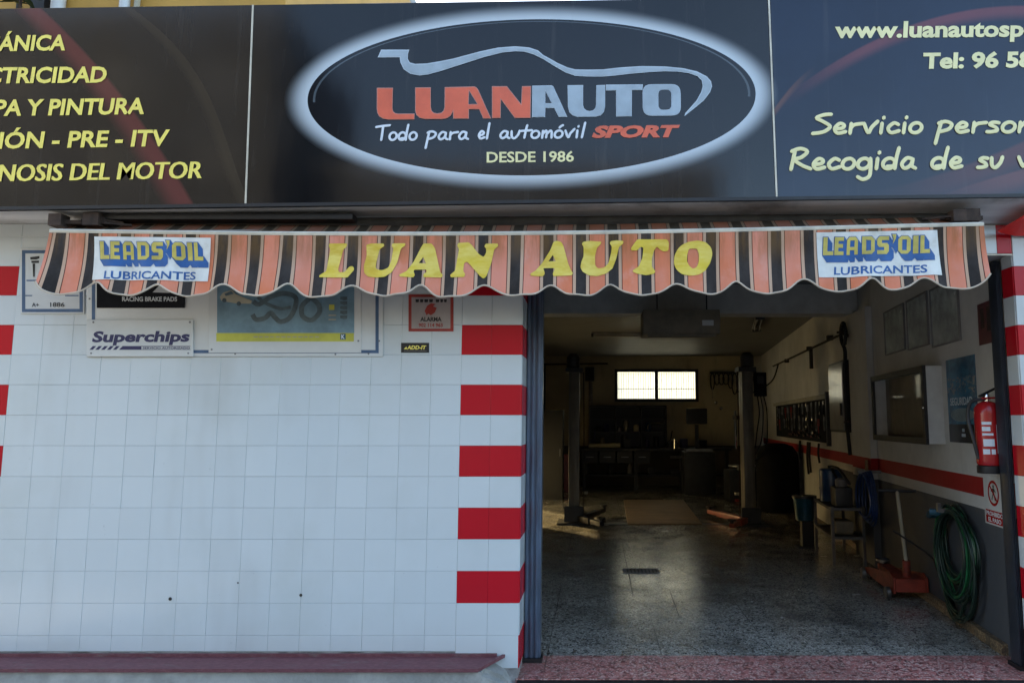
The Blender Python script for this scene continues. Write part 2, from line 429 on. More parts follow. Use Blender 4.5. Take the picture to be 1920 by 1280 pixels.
# ------------------------------------------------------------------ jambs of the roller door
def jamb(label, x0, x1, y0, y1, w):
    t = thing('door_jamb', label, 'door frame', ((x0+x1)/2, y0, 0), 'steel jambs of the garage door')
    m = M['steel_blue'] if w == 0 else M['frame_dark']
    obj('channel', MB().box(x0, x1, y0+.012, y1, 0.002, 2.735).bevel(.003), m, t)
    n = 3; wd = (x1-x0)/ (n*2+.5)
    for q in range(n):
        a = x0+wd*(.3+q*2.0)
        obj('rib', MB().box(a, a+wd*1.1, y0, y0+.0125, .03, 2.73).bevel(.004), m, t)
    obj('foot_plate', MB().box(x0-.012, x1+.012, y0-.012, y1+.02, .0025, .03), M['black'], t)
    return t
jamb('blue grey ribbed steel jamb beside the tiled wall', -.480, -.368, .30, .42, 0)
jamb('dark steel jamb in front of the right garage wall', 2.795, 2.829, .135, .25, 1)

# ------------------------------------------------------------------ ledge and plinth along the foot of the wall
lg = thing('wall_ledge', 'low concrete plinth with a worn maroon metal ledge at the foot of the tiled wall', 'ledge', (-2.5,-.1,-.13))
lx = -.70
def rough_block(x0, x1, y0, y1, z0, z1, n, amp):
    mb = MB().box(x0, x1, y0, y1, z0, z1)
    bmesh.ops.subdivide_edges(mb.bm, edges=[e for e in mb.bm.edges if abs((e.verts[0].co-e.verts[1].co).x) > .2], cuts=n)
    bmesh.ops.subdivide_edges(mb.bm, edges=[e for e in mb.bm.edges if abs((e.verts[0].co-e.verts[1].co).z) > .1], cuts=3)
    for v in mb.bm.verts:
        if v.co.z > z0+.01: v.co += Vector((0, random.gauss(0, amp), random.gauss(0, amp*.5)))
    return mb
obj('plinth', rough_block(-6.2, lx+.02, -.262, -.012, -.128, .128, 80, .003), M['concrete'], lg)
s = NT('maroon_ledge'); p = wpos(s); n = s.noise(7, 6, .7, p, (.7, 2, 2)); n2 = s.noise(60, 4, .65, p, (.5,1,1))
s.set(color=s.mix(s.math('MULTIPLY', s.step(n, .55, .70), .7), s.mix(s.step(n2,.4,.7), (.13,.040,.048), (.19,.07,.078)), (.17,.14,.125)), rough=.6); s.bump(n2, .15, .004); M['maroon'] = s.m
obj('ledge_plate', MB().prism([(-6.2,-.285,.131),(lx,-.285,.131),(lx+.13,-.012,.131),(-6.2,-.012,.131)], (0,0,.008)), M['maroon'], lg, smooth=False)
obj('front_lip', MB().prism([(-6.2,-.285,.1395),(lx,-.285,.1395),(lx+.006,-.270,.1395),(-6.2,-.270,.1395)], (0,0,.012)), M['maroon'], lg, smooth=False)
obj('end_lip', MB().prism([(lx+.001,-.283,.1395),(lx+.131,-.012,.1395),(lx+.112,-.012,.1395),(lx-.02,-.268,.1395)], (0,0,.011)), M['maroon'], lg, smooth=False)
obj('back_lip', MB().box(-6.2, lx+.08, -.026, -.013, .1395, .158), M['maroon'], lg, smooth=False)
# crumbled mortar at the foot of the column
cr = MB()
for q in range(46):
    u = random.random(); x = lx+.02+u*.20; yy = -.26+random.random()*.24; r = random.uniform(.016, .042)*(1.1-u*.5)
    hgt = -.12+ (.22*(1-u))*random.random()
    bmesh.ops.create_icosphere(cr.bm, subdivisions=1, radius=r, matrix=Matrix.Translation((x, yy, hgt)) @ Matrix.Diagonal((random.uniform(.8,1.5),random.uniform(.8,1.4),random.uniform(.5,1),1)))
cr.prism([(lx+.02,-.255,-.128),(lx+.02,-.255,.10),(lx+.14,-.16,.02),(lx+.20,-.1,-.10),(lx+.21,-.08,-.128)], (0,.07,0))
cr.prism([(lx+.02,-.18,-.128),(lx+.02,-.18,.125),(lx+.13,-.12,.06),(lx+.205,-.06,-.06),(lx+.21,-.03,-.128)], (0,.165,0))
obj('crumbled_end', cr, M['concrete'], lg, smooth=False)

# ------------------------------------------------------------------ soffit under the signboard, upper parts of the building
SY = -.40
sl = .0140
def sign_bottom(x): return 2.945 + (x+3.721)*.0135
so = MB()
xs = [-6.2+i*.5 for i in range(25)]
for a, b in zip(xs, xs[1:]):
    za, zb = sign_bottom(a)-.012, sign_bottom(b)-.012
    v = [(a,SY+.02,za),(b,SY+.02,zb),(b,0.0,WALL_TOP+.002),(a,0.0,WALL_TOP+.002)]
    so.poly(v)
    so.poly([(a,SY+.02,za+.35),(b,SY+.02,zb+.35),(b,0.0,WALL_TOP+.35),(a,0.0,WALL_TOP+.35)])
bmesh.ops.remove_doubles(so.bm, verts=so.bm.verts[:], dist=.0005)
M['soffit_paint'] = mat('soffit_paint', (.62,.60,.57), .6, 0, .25, 2, (.12,.10,.08), .7, stretch=(.4,3,3))
obj('soffit', so, M['soffit_paint'], kind='structure')
slab('roof', -6.2, 5.2, .002, 14.4, 3.56, 3.75, M['grey_paint'])
obj('parapet', MB().box(-6.2, 5.2, .002, .22, 2.96, 3.555).box(-6.2, 5.2, .002, .22, 3.755, 4.05), M['grey_paint'], kind='structure', smooth=False)
obj('rear_masonry', MB().box(-6.2, -1.76, .35, 6.6, -.2, 3.55), M['grey_paint'], kind='structure', smooth=False)
# ------------------------------------------------------------------ text and flat shapes
_font = {}
def text_mesh(s, bold=0., thick=.0, res=3):
    """glyph mesh in the xy plane, unit cap height-ish"""
    cu = bpy.data.curves.new('t', 'FONT'); cu.body = s; cu.size = 1; cu.offset = bold; cu.extrude = 0; cu.resolution_u = res
    o = bpy.data.objects.new('t', cu); COL.objects.link(o)
    dg = bpy.context.evaluated_depsgraph_get(); dg.update()
    me = bpy.data.meshes.new_from_object(o.evaluated_get(dg))
    bpy.data.objects.remove(o); bpy.data.curves.remove(cu)
    return me
def shape_mesh(loops, offset=0.):
    cu = bpy.data.curves.new('s', 'CURVE'); cu.dimensions = '2D'; cu.fill_mode = 'BOTH'; cu.offset = offset
    for lp in loops:
        sp = cu.splines.new('POLY'); sp.points.add(len(lp)-1)
        for i, (x, y) in enumerate(lp): sp.points[i].co = (x, y, 0, 1)
        sp.use_cyclic_u = True
    o = bpy.data.objects.new('s', cu); COL.objects.link(o)
    dg = bpy.context.evaluated_depsgraph_get(); dg.update()
    me = bpy.data.meshes.new_from_object(o.evaluated_get(dg))
    bpy.data.objects.remove(o); bpy.data.curves.remove(cu)
    return me
def bounds(me):
    xs = [v.co.x for v in me.vertices]; ys = [v.co.y for v in me.vertices]
    return min(xs), max(xs), min(ys), max(ys)
def text_frame(s, fit, bold):
    """left/right of the part of s that must span the given width; cap height"""
    me = text_mesh(fit or s, bold); a, b, _, _ = bounds(me)
    mf = text_mesh(s, bold); c, d, _, _ = bounds(mf)
    cap = bounds(text_mesh('E', bold))[3]
    return mf, a, b, c, d, cap
def put_text(mb, s, p0, p1, up, fit=None, align='L', bold=.0, shear=0., T=None, y=0.):
    """lay s along p0 -> p1 (pixels of the photograph), capitals `up` pixels tall; fit: the part of s that spans p0..p1"""
    mf, a, b, c, d, cap = text_frame(s, fit, bold)
    k = (p1[0]-p0[0])/(b-a)
    if align == 'L': x_off = p0[0]-k*c
    else: x_off = p1[0]-k*d
    sl_ = (p1[1]-p0[1])/(p1[0]-p0[0])
    kv = up/cap
    def fn(co):
        u = x_off+k*co.x; v = p0[1]+(u-p0[0])*sl_-kv*co.y
        return T(u+shear*kv*co.y, v, y)
    mb.add_mesh(mf, fn)
def put_shape(mb, loops, T, y, offset=0.):
    me = shape_mesh([[(x, -v) for x, v in lp] for lp in loops], offset)
    mb.add_mesh(me, lambda co: T(co.x, -co.y, y))
def rounded(pts, r=0, n=5):
    """smooth the corners of a closed outline by cutting them"""
    out = []; N = len(pts)
    for i in range(N):
        p, a, b = Vector(pts[i]), Vector(pts[i-1]), Vector(pts[(i+1)%N])
        da, db = (a-p), (b-p); q = min(r, da.length*.45, db.length*.45)
        s0, s1 = p+da.normalized()*q, p+db.normalized()*q
        for t in range(n+1):
            t /= n; out.append(tuple((1-t)**2*s0+2*t*(1-t)*p+t*t*s1))
    return out
def spline(pts, n=6):
    P = [Vector(p) for p in pts]; out = []
    for i in range(len(P)-1):
        a, b, c, d = P[max(i-1,0)], P[i], P[i+1], P[min(i+2,len(P)-1)]
        for k in range(n):
            t = k/n
            out.append(.5*((2*b)+(c-a)*t+(2*a-5*b+4*c-d)*t*t+(3*b-a-3*c+d)*t**3))
    out.append(P[-1]); return out
# plane of the signboard
TS_ = lambda u, v, y: atY(u, v, SY-.0042-y)

# hand-lettered glyphs: width, strokes (x-height 1)
ELL = [(.45+.43*math.cos(a)+.08*math.sin(a), .5+.5*math.sin(a)) for a in [2*math.pi*i/12+.9 for i in range(13)]]
G = {
'T': (1.25, [[(-.25,1.72),(.5,1.85),(1.45,1.95)], [(.62,1.85),(.5,.9),(.38,0)]]),
'o': (1.0, [ELL]), 'ó': (1.0, [ELL, [(.55,1.4),(.72,1.6),(.95,1.75)]]),
'd': (1.2, [ELL, [(1.2,2.0),(1.0,1.0),(.88,.0)], [(.9,.25),(.3,.2)]]),
'p': (1.15, [[(.3,1.1),(.12,.2),(-.12,-1.1)], [(.1,.95),(.6,1.12),(1.02,.85),(.8,.35),(.2,.1)]]),
'a': (1.1, [[(.85,.92),(.45,1.0),(.08,.45),(.28,.03),(.7,.3),(.9,.9)], [(.88,.85),(.82,.25),(1.08,.03)]]),
'r': (.95, [[(.2,1.0),(.1,0)], [(.12,.45),(.4,.85),(1.05,.98)]]),
'e': (1.0, [[(.12,.45),(.65,.55),(.78,.85),(.45,1.0),(.08,.5),(.3,.03),(.9,.18)]]),
'l': (.6, [[(.5,2.05),(.3,1.0),(.12,0)]]),
'u': (1.1, [[(.1,1.0),(.12,.25),(.4,.0),(.8,.45),(1.0,1.05)]]),
't': (.95, [[(.62,1.8),(.45,1.0),(.3,.05)], [(-.05,1.0),(.5,1.05),(1.15,1.1)]]),
'm': (1.35, [[(.18,1.0),(.08,0)], [(.12,.5),(.5,1.0),(.6,.75),(.52,.05)], [(.56,.5),(1.0,1.0),(1.15,.75),(1.12,.02)]]),
'v': (1.05, [[(.08,1.0),(.38,.05),(.65,.6),(1.1,1.2)]]),
'i': (.5, [[(.25,1.0),(.15,0)], [(.36,1.5),(.40,1.6)]]), 'í': (.5, [[(.25,1.0),(.15,0)], [(.3,1.4),(.6,1.75)]]),
'S': (1.35, [[(1.3,1.95),(.75,1.9),(.2,1.6),(.65,1.25),(1.2,.75),(.9,.3),(.45,.1),(-.1,.02)]]),
'c': (.95, [[(.85,.85),(.5,1.0),(.08,.5),(.3,.03),(.9,.22)]]),
'n': (1.05, [[(.15,1.0),(.05,0)], [(.1,.45),(.5,1.0),(.78,.75),(.75,.02)]]),
'R': (1.45, [[(.32,1.9),(.15,.9),(.0,0)], [(.05,1.75),(.7,2.0),(1.2,1.7),(.75,1.15),(.25,.95),(.8,.4),(1.45,.05)]]),
'g': (1.1, [ELL, [(.95,1.0),(.95,.1),(.85,-.7),(.4,-1.0),(.0,-.75)]]),
's': (.95, [[(.85,.95),(.45,1.0),(.2,.78),(.6,.5),(.72,.2),(.35,.05),(.0,.05)]]),
'h': (1.05, [[(.4,2.0),(.1,0)], [(.14,.45),(.55,1.0),(.82,.75),(.8,.02)]]),
'y': (1.0, [[(.1,1),(.4,.3)], [(1.0,1.1),(.2,-1)]]),
}
def hand(mb, word, p0, p1, xh, w, T, y):
    """hand-written word from p0 to p1 (pixels) with x-height xh and pen width w"""
    tot = sum(G[c][0] for c in word)+.12*(len(word)-1)
    k = (p1[0]-p0[0])/tot; x = 0; slp = (p1[1]-p0[1])/(p1[0]-p0[0])
    for c in word:
        wd, strokes = G[c]
        for st in strokes:
            pts = []
            for q in spline(st, 5):
                u = p0[0]+k*(x+q.x); pts.append((u, p0[1]+(u-p0[0])*slp-xh*q.y))
            P = [T(u, v, y) for u, v in pts]
            n0 = len(mb.bm.verts); mb.tube(P, w/2*.0033, 8); mb.bm.verts.ensure_lookup_table()
            for e in (P[0], P[-1]): bmesh.ops.create_icosphere(mb.bm, subdivisions=1, radius=w/2*.0033, matrix=Matrix.Translation(e))
            mb.bm.verts.ensure_lookup_table()
            yc = T(0, 0, y).y
            for vv in mb.bm.verts[n0:]: vv.co.y = yc+(vv.co.y-yc)*.12
        x += wd+.12

# ------------------------------------------------------------------ the signboard
Sc = atY(997, 181, SY)
sg = thing('signboard', 'long dark fascia signboard with a glowing oval logo over the garage front', 'sign', Sc)
pxm = lambda u, v: (atY(u, v, SY).x-Sc.x, atY(u, v, SY).z-Sc.z)
RX = pxm(1417,181)[0]; RZ = -pxm(997,329)[1]; RX2 = pxm(1463,181)[0]; RZ2 = -pxm(997,361)[1]
def sign_mat(which):
    s = NT('sign_print_'+which); co = s.coord(); x, y, z0 = s.xyz(co)
    zz = s.math('SUBTRACT', z0, s.math('MULTIPLY', x, sl))
    n = s.noise(1.2, 4, .6, co); nf = s.noise(60, 3, .6, co); nv = s.noise(3, 5, .65, co, (4, 1, .25))
    base = s.mix(s.step(n, .35, .7), *(((.0045,.010,.026), (.0075,.016,.038)) if which == 'contact' else ((.0055,.0058,.007), (.010,.0105,.012))))  # contact panel is bluer: sky reflection tinted into its base colour
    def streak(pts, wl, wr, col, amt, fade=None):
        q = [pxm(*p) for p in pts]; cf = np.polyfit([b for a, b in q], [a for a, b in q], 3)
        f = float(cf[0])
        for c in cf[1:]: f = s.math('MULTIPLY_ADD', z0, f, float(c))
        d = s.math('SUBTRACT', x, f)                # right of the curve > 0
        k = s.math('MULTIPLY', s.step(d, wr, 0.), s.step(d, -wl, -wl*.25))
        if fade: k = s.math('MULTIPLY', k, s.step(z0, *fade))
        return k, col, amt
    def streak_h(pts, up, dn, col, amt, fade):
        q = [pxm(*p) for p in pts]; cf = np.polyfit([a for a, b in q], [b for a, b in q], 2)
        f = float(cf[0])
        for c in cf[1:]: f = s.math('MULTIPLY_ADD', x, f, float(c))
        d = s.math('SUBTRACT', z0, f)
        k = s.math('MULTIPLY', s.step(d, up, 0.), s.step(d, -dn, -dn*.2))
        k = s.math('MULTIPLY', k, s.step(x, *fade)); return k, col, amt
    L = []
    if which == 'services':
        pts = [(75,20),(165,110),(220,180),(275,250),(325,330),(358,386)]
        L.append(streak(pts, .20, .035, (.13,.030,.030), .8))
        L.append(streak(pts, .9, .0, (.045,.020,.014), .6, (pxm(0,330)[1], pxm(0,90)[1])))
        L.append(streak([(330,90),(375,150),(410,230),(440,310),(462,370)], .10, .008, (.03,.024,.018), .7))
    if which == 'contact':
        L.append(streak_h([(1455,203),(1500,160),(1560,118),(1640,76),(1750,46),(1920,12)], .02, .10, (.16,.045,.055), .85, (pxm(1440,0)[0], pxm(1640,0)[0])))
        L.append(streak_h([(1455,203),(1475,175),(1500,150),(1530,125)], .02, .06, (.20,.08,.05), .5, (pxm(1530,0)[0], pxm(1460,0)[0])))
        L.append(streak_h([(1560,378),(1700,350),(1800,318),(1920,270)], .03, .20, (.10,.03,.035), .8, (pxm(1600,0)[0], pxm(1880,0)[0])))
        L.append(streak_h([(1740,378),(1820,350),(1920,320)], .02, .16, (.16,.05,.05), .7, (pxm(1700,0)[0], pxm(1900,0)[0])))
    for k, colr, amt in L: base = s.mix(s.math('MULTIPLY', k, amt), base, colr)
    def ed(rx, rz):
        return s.math('SQRT', s.math('ADD', s.math('POWER', s.math('DIVIDE', x, rx), 2.0), s.math('POWER', s.math('DIVIDE', zz, rz), 2.0)))
    e1, e2 = ed(RX, RZ), ed(RX2, RZ2)
    a = s.math('MAXIMUM', s.math('SUBTRACT', 1.0, e2), 0.0); b = s.math('MAXIMUM', s.math('SUBTRACT', e1, 1.0), 0.0)
    gl = s.math('DIVIDE', a, s.math('ADD', s.math('ADD', a, b), .0001))
    gl = s.step(gl, .0, .98)
    gl = s.math('MULTIPLY', gl, s.math('GREATER_THAN', e1, 1.0))
    base = s.mix(gl, base, (.52,.57,.60))
    ins = s.math('LESS_THAN', e1, 1.0)
    base = s.mix(ins, base, (.0075,.0075,.0095))
    rim = s.math('MULTIPLY', s.math('MULTIPLY', s.math('GREATER_THAN', e1, .966), s.math('LESS_THAN', e1, .976)), s.math('GREATER_THAN', zz, -.02))
    base = s.mix(s.math('MULTIPLY', rim, .5), base, (.15,.18,.20))
    base = s.mix(s.math('MULTIPLY', s.step(nv, .55, .8), .10), base, (.20,.18,.16))     # dust streaks
    base = s.mix(s.math('MULTIPLY', s.step(nf, .74, .8), .25), base, (.18,.18,.17))
    s.set(color=base, rough=s.math('ADD', .07, s.math('MULTIPLY', n, .08)), spec=.36)
    s.bump(s.noise(1.7, 3, .5, co, (1, 1, .4)), .05, .05)
    return s.m
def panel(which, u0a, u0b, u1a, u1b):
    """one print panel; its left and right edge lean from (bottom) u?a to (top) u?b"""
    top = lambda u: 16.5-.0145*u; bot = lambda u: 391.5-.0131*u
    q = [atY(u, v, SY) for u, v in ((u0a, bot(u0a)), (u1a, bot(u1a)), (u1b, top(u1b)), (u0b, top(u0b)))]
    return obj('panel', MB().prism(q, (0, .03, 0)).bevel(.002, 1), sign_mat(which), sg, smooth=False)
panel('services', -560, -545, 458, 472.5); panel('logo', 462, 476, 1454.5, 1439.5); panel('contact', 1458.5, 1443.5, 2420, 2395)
def seam(pa, pb, w):
    a, b = atY(*pa, SY-.003), atY(*pb, SY-.003)
    return obj('seam_strip', MB().bar(a, b, w, .004), M['alu'], sg)
seam((460.2,385.3), (474.3,9.8), .011); seam((1456.5,372.3), (1441.5,-4), .011)
tr = MB(); tr.bar(atY(-560,398,SY-.002), atY(2420,360.5,SY-.002), .014, .022); obj('bottom_trim', tr, M['black'], sg)
bk = MB(); bk.prism([atY(-560,370,SY+.032), atY(2420,337,SY+.032), atY(2400,-17,SY+.032), atY(-545,26,SY+.032)], (0,.30,0)); obj('sign_box', bk, M['dark_paint'], sg, smooth=False)
# service lines, left panel; one object per line
def line(mat_, lab, *args):
    t = MB(); put_text(t, *args); return obj('lettering', t, mat_, sg, label=lab)
def hline(lab, mat_, *words):
    for w in words:
        t = MB(); hand(t, *w, TS_, .002); obj('lettering', t, mat_, sg, label=lab)
YL = M['yellow_print']; PL = M['pale_print']
line(YL, 'top yellow service line', 'MECÁNICA', (25.5,95), (122,95-1.2), 28.5, 'NICA', 'R', .030, .16, TS_)
line(YL, 'second yellow service line', 'ELECTRICIDAD', (1.5,155.5), (198,154), 29, 'TRICIDAD', 'R', .031, .16, TS_)
line(YL, 'third yellow service line', 'CHAPA Y PINTURA', (47,216), (270,213), 29.5, 'Y PINTURA', 'R', .031, .16, TS_)
line(YL, 'fourth yellow service line', 'REVISIÓN - PRE - ITV', (126,276), (314,273), 30, 'PRE - ITV', 'R', .028, .16, TS_)
t = MB()
for q, dx in enumerate((-1.3, 0, 1.3)): put_text(t, 'DIAGNOSIS DEL MOTOR', (131+dx,338), (377+dx,334), 31, 'DEL MOTOR', 'R', .004, .16, TS_, .0003*q)
obj('lettering', t, YL, sg, label='lowest yellow service line')
line(PL, 'pale web address', 'www.luanautosport', (1564.5,70.5), (1919,68), 29.5, 'www.luanautosp', 'L', .036, .05, TS_)
line(PL, 'pale telephone number', 'Tel: 96 58', (1730,128), (1872,126), 28.5, 'Tel: 96', 'L', .042, .05, TS_)
hline('word of the upper handwritten slogan line', PL, ('Servicio', (1526,251), (1731,249), 18.5, 7.2), ('personal', (1757,249), (1990,247), 18.5, 7.2))
hline('word of the lower handwritten slogan line', PL, ('Recogida', (1483,318), (1717,316), 19.5, 7.4), ('de', (1747,316), (1806,315), 19.5, 7.4), ('su', (1833,315), (1882,314), 18.5, 7.4), ('vehículo', (1908,313), (2130,311), 18.5, 7.4))
# logo
c5 = lambda pts: [(700+x/6, 80+y/6) for x, y in pts]
c6 = lambda pts: [(1000+x/5.4857, 80+y/5.4857) for x, y in pts]
luan = [c5([(40,510),(222,510),(216,740),(224,775),(245,794),(280,800),(465,800),(462,866),(170,868),(110,858),(65,830),(44,790),(38,740)]),
        c5([(470,506),(647,506),(647,725),(655,765),(680,790),(720,797),(765,790),(790,765),(800,725),(803,503),(1135,495),(1160,505),(1180,530),(1325,855),(1235,855),(1190,752),(1075,752),(1075,857),(898,857),(896,775),(870,825),(830,852),(780,862),(580,862),(520,848),(484,815),(470,770)]),
        c5([(1334,492),(1503,492),(1662,692),(1672,492),(1775,490),(1768,850),(1590,850),(1436,640),(1432,850),(1334,852)])]
hole1 = c5([(1078,545),(1168,692),(1072,692)])
auto = [c6([(-12,445),(185,440),(205,450),(350,767),(262,767),(215,676),(125,676),(121,768),(-14,770)]),
        c6([(352,440),(512,438),(512,640),(520,675),(545,698),(580,706),(615,698),(638,675),(645,640),(648,440),(738,437),(738,660),(725,715),(690,752),(640,764),(455,766),(405,752),(370,718),(356,660)]),
        c6([(746,434),(1127,431),(1122,490),(1014,492),(1012,760),(852,762),(850,493),(746,495)]),
        rounded(c6([(1122,430),(1514,428),(1518,752),(1126,756)]), 17)]
hole2 = c6([(125,500),(188,622),(125,624)]); hole3 = rounded(c6([(1286,486),(1418,485),(1420,690),(1288,692)]), 9)
sw_up = c5([(90,85),(400,85),(386,130),(384,185),(408,228),(470,245),(600,240),(750,215),(900,185),(1050,145),(1200,105),(1400,62),(1600,47),(1750,60),(1850,92)]) + c6([(100,132),(180,175),(250,215),(350,260),(430,280),(560,283),(720,280),(900,260),(1100,247),(1350,250),(1540,268),(1680,300),(1780,350),(1825,400),(1835,450),(1815,510),(1750,595),(1660,670),(1560,748)])
sw_dn = c6([(1566,728),(1600,690),(1680,600),(1730,510),(1745,450),(1735,390),(1690,345),(1600,312),(1480,296),(1340,293),(1200,301),(1000,318),(850,336),(720,347),(560,347),(430,340),(330,305),(200,230),(110,172)]) + c5([(1800,130),(1700,100),(1600,95),(1450,110),(1250,160),(1000,240),(750,320),(620,355),(520,368),(420,350),(345,300),(308,225),(300,163),(55,165)])
swoosh = sw_up+sw_dn
def logo_letter(edge, fill, parts, lab):
    a = MB(); put_shape(a, parts[:1], TS_, .0008, .0); e = obj('letter', a, edge, sg, label=lab)
    b = MB(); put_shape(b, parts, TS_, .0024, -1.0); obj('letter_face', b, fill, e)
    if len(parts) > 1:
        h = MB(); put_shape(h, parts[1:], TS_, .0016); obj('letter_hole', h, M['hole_black'], e)
M['hole_black'] = mat('hole_black', (.0075,.0075,.0095), .12, 0, .1, bump=0)
for ch, parts in zip(('L','UA','N'), ([luan[0]], [luan[1], hole1], [luan[2]])): logo_letter(M['orange_edge'], M['orange_print'], parts, 'orange logo letter '+ch)
for ch, parts in zip('AUTO', ([auto[0], hole2], [auto[1]], [auto[2]], [auto[3], hole3])): logo_letter(M['silver_edge'], M['silver_print'], parts, 'silver logo letter '+ch)
a = MB(); put_shape(a, [swoosh], TS_, .001, .6); e = obj('car_outline', a, M['silver_edge'], sg)
b = MB(); put_shape(b, [swoosh], TS_, .0024, -1.2); obj('outline_face', b, M['silver_print'], e)
hline('word of the white handwritten motto', M['white_print'], ('Todo', (709,263), (783,262.5), 14.2, 4.6), ('para', (800,262.5), (878,261.5), 14, 4.6), ('el', (897,260.5), (919,260), 14, 4.6), ('automóvil', (937,260), (1099,258), 13.5, 4.6))
t = MB(); put_text(t, 'SPORT', (1109,257.5), (1266,256), 21.5, None, 'L', .055, .42, TS_); obj('lettering', t, M['orange_print'], sg, label='slanted orange word under the logo name')
t = MB(); put_text(t, 'DESDE 1986', (912.5,304.5), (1076,302.7), 19.3, None, 'L', .022, 0, TS_); obj('lettering', t, M['pale_print'], sg, label='small yellow founding year in the oval')
# ------------------------------------------------------------------ awning
YB = -.42; YV = -.436
bar_px = [(96.5,433.5),(300,436.3),(480,438),(720,439),(960,438.6),(1200,435.5),(1400,431),(1600,427),(1842,420.8)]
bar_pts = [atY(u, v, YB) for u, v in bar_px]
bx = [p.x for p in bar_pts]; bz = [p.z for p in bar_pts]
bcf = np.polyfit(bx, bz, 4)
zb = lambda x: float(np.polyval(bcf, x))
XL, XR = bx[0], bx[-1]
aw = thing('awning', 'faded orange and black striped shop awning rolled in over the garage opening', 'awning', ((XL+XR)/2, -.2, 2.9))
SP = atY(1394,440,YV).x-atY(419,440,YV).x; SP /= 16
S0 = atY(419,440,YV).x
def fold(x, t):
    k = min(1, t/.38)
    return k*(.015*math.sin(x*17.4+.6+.5*math.sin(x*2.3))+.010*math.sin(x*8.1+1.9)+.008*math.sin(x*35+2+math.sin(x*5))) + .012*math.sin(t*9)
def flare(x, t):
    k = t/.36
    return k*(-.042*math.exp(-(x-XL)/.30)+.022*math.exp(-(XR-x)/.25)-.012*(1 if x < -1.5 else max(0, -x/1.5)))
hump_px = [62,186,302,423,544,664,790,910,1033,1145,1268,1381,1507,1633,1729,1868]
humps = [atY(u, 540, YV).x for u in hump_px]
hamp = [.16]+[.056+.016*random.random() for _ in hump_px[2:]]+[.13]
low_px = [(85,553),(165,552),(480,556),(960,557),(1400,551),(1600,546),(1852,540)]
lq = [atY(u, v, YV) for u, v in low_px]; lcf = np.polyfit([p.x for p in lq], [p.z for p in lq], 3)
def zlow(x):
    z = float(np.polyval(lcf, x))
    h = 0
    for i, (hx, ha) in enumerate(zip(humps, hamp)):
        w = .075+.016*math.sin(i*2.7); d = abs(x-hx)
        h = max(h, ha*math.exp(-(d/w)**2)*(1.0) + .010*math.exp(-(d/.17)**2))
    return z+h+.004*math.sin(x*9.3+1)+.003*math.sin(x*41)
def stripes_mat(name='striped_canvas', shade_soil=0.):
    s = NT(name); uv = s.coord('UV'); x, y, _ = s.xyz(uv)
    wob = s.math('MULTIPLY', s.math('SUBTRACT', s.noise(2.2, 3, .5, uv), .5), .02)
    q = s.math('DIVIDE', s.math('ADD', s.math('SUBTRACT', s.math('MULTIPLY', x, 10.0), S0), wob), SP)
    q = s.math('FRACT', s.math('ADD', q, 10.5)); d = s.math('ABSOLUTE', s.math('SUBTRACT', q, .5))
    n = s.noise(5.0, 5, .65, uv, (10, 6, 1)); nb = s.noise(1.4, 4, .6, uv, (10, 10, 1)); ns = s.noise(3.0, 6, .7, uv, (26, 3, 1))
    org = s.mix(s.step(nb, .3, .7), (.70,.20,.085), (.76,.30,.21)); org = s.mix(s.step(n, .5, .8), org, (.76,.38,.30))
    crm = s.mix(n, (.52,.33,.21), (.64,.44,.32))
    blk = s.mix(s.step(n, .3, .7), (.028,.024,.022), (.062,.054,.050))
    c = s.mix(s.math('GREATER_THAN', d, .268), (.05,.018,.012), org)
    c = s.mix(s.math('LESS_THAN', d, .246), c, crm); c = s.mix(s.math('LESS_THAN', d, .156), c, blk)
    # water stains run down from the rail, with painted shading along the top
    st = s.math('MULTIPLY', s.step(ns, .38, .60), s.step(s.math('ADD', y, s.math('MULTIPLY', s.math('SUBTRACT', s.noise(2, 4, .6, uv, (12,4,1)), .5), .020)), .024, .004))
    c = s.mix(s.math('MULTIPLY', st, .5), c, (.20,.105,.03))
    if shade_soil: c = s.mix(shade_soil, c, (.03,.022,.012))  # darker copy for the canopy: shade below the sign painted in, plus dirt
    s.set(color=c, rough=.85, spec=.15)
    weave = s.noise(420, 2, .5, uv, (10, 10, 1)); s.bump(s.math('ADD', s.math('MULTIPLY', weave, .5), s.math('MULTIPLY', s.noise(2.6, 5, .7, uv, (40,14,1)), 3.0)), .22, .006)
    return s.m
M['canvas'] = stripes_mat(); M['canvas_shaded_soiled'] = stripes_mat('shaded_soiled_striped_canvas', .72)
def sheet(name, rows, mat_, parent, uvf):
    """grid of points -> mesh with UV (x/10, y/10)"""
    bm = bmesh.new(); uvl = bm.loops.layers.uv.new('UVMap'); vs = []; uvs = {}
    for r in rows:
        l = []
        for p, uv in r:
            v = bm.verts.new(p); uvs[v] = uv; l.append(v)
        vs.append(l)
    for a, b in zip(vs, vs[1:]):
        for i in range(len(a)-1):
            f = bm.faces.new((a[i], a[i+1], b[i+1], b[i]))
            for lp in f.loops: lp[uvl].uv = (uvs[lp.vert][0]/10, uvs[lp.vert][1]/10)
    return obj(name, bm, mat_, parent, recalc=False)
nx, nt = 420, 14
rows = []
for j in range(nt+1):
    r = []
    for i in range(nx+1):
        x = XL+(XR-XL)*i/nx; h = zb(x)-.012-zlow(x); t = h*j/nt
        curl = 0
        r.append((Vector((x+flare(x, t), YV+fold(x, t), zb(x)-.012-t)), (x, t)))
    rows.append(r)
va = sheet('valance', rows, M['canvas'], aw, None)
tp = MB(); tp.tube([rows[-1][i][0]+Vector((0,-.002,.001)) for i in range(0, nx+1)], .0058, 6)
obj('hem_tape', tp, M['fabric_trim'], va)
RY, RZr = -.235, .106
rows = []
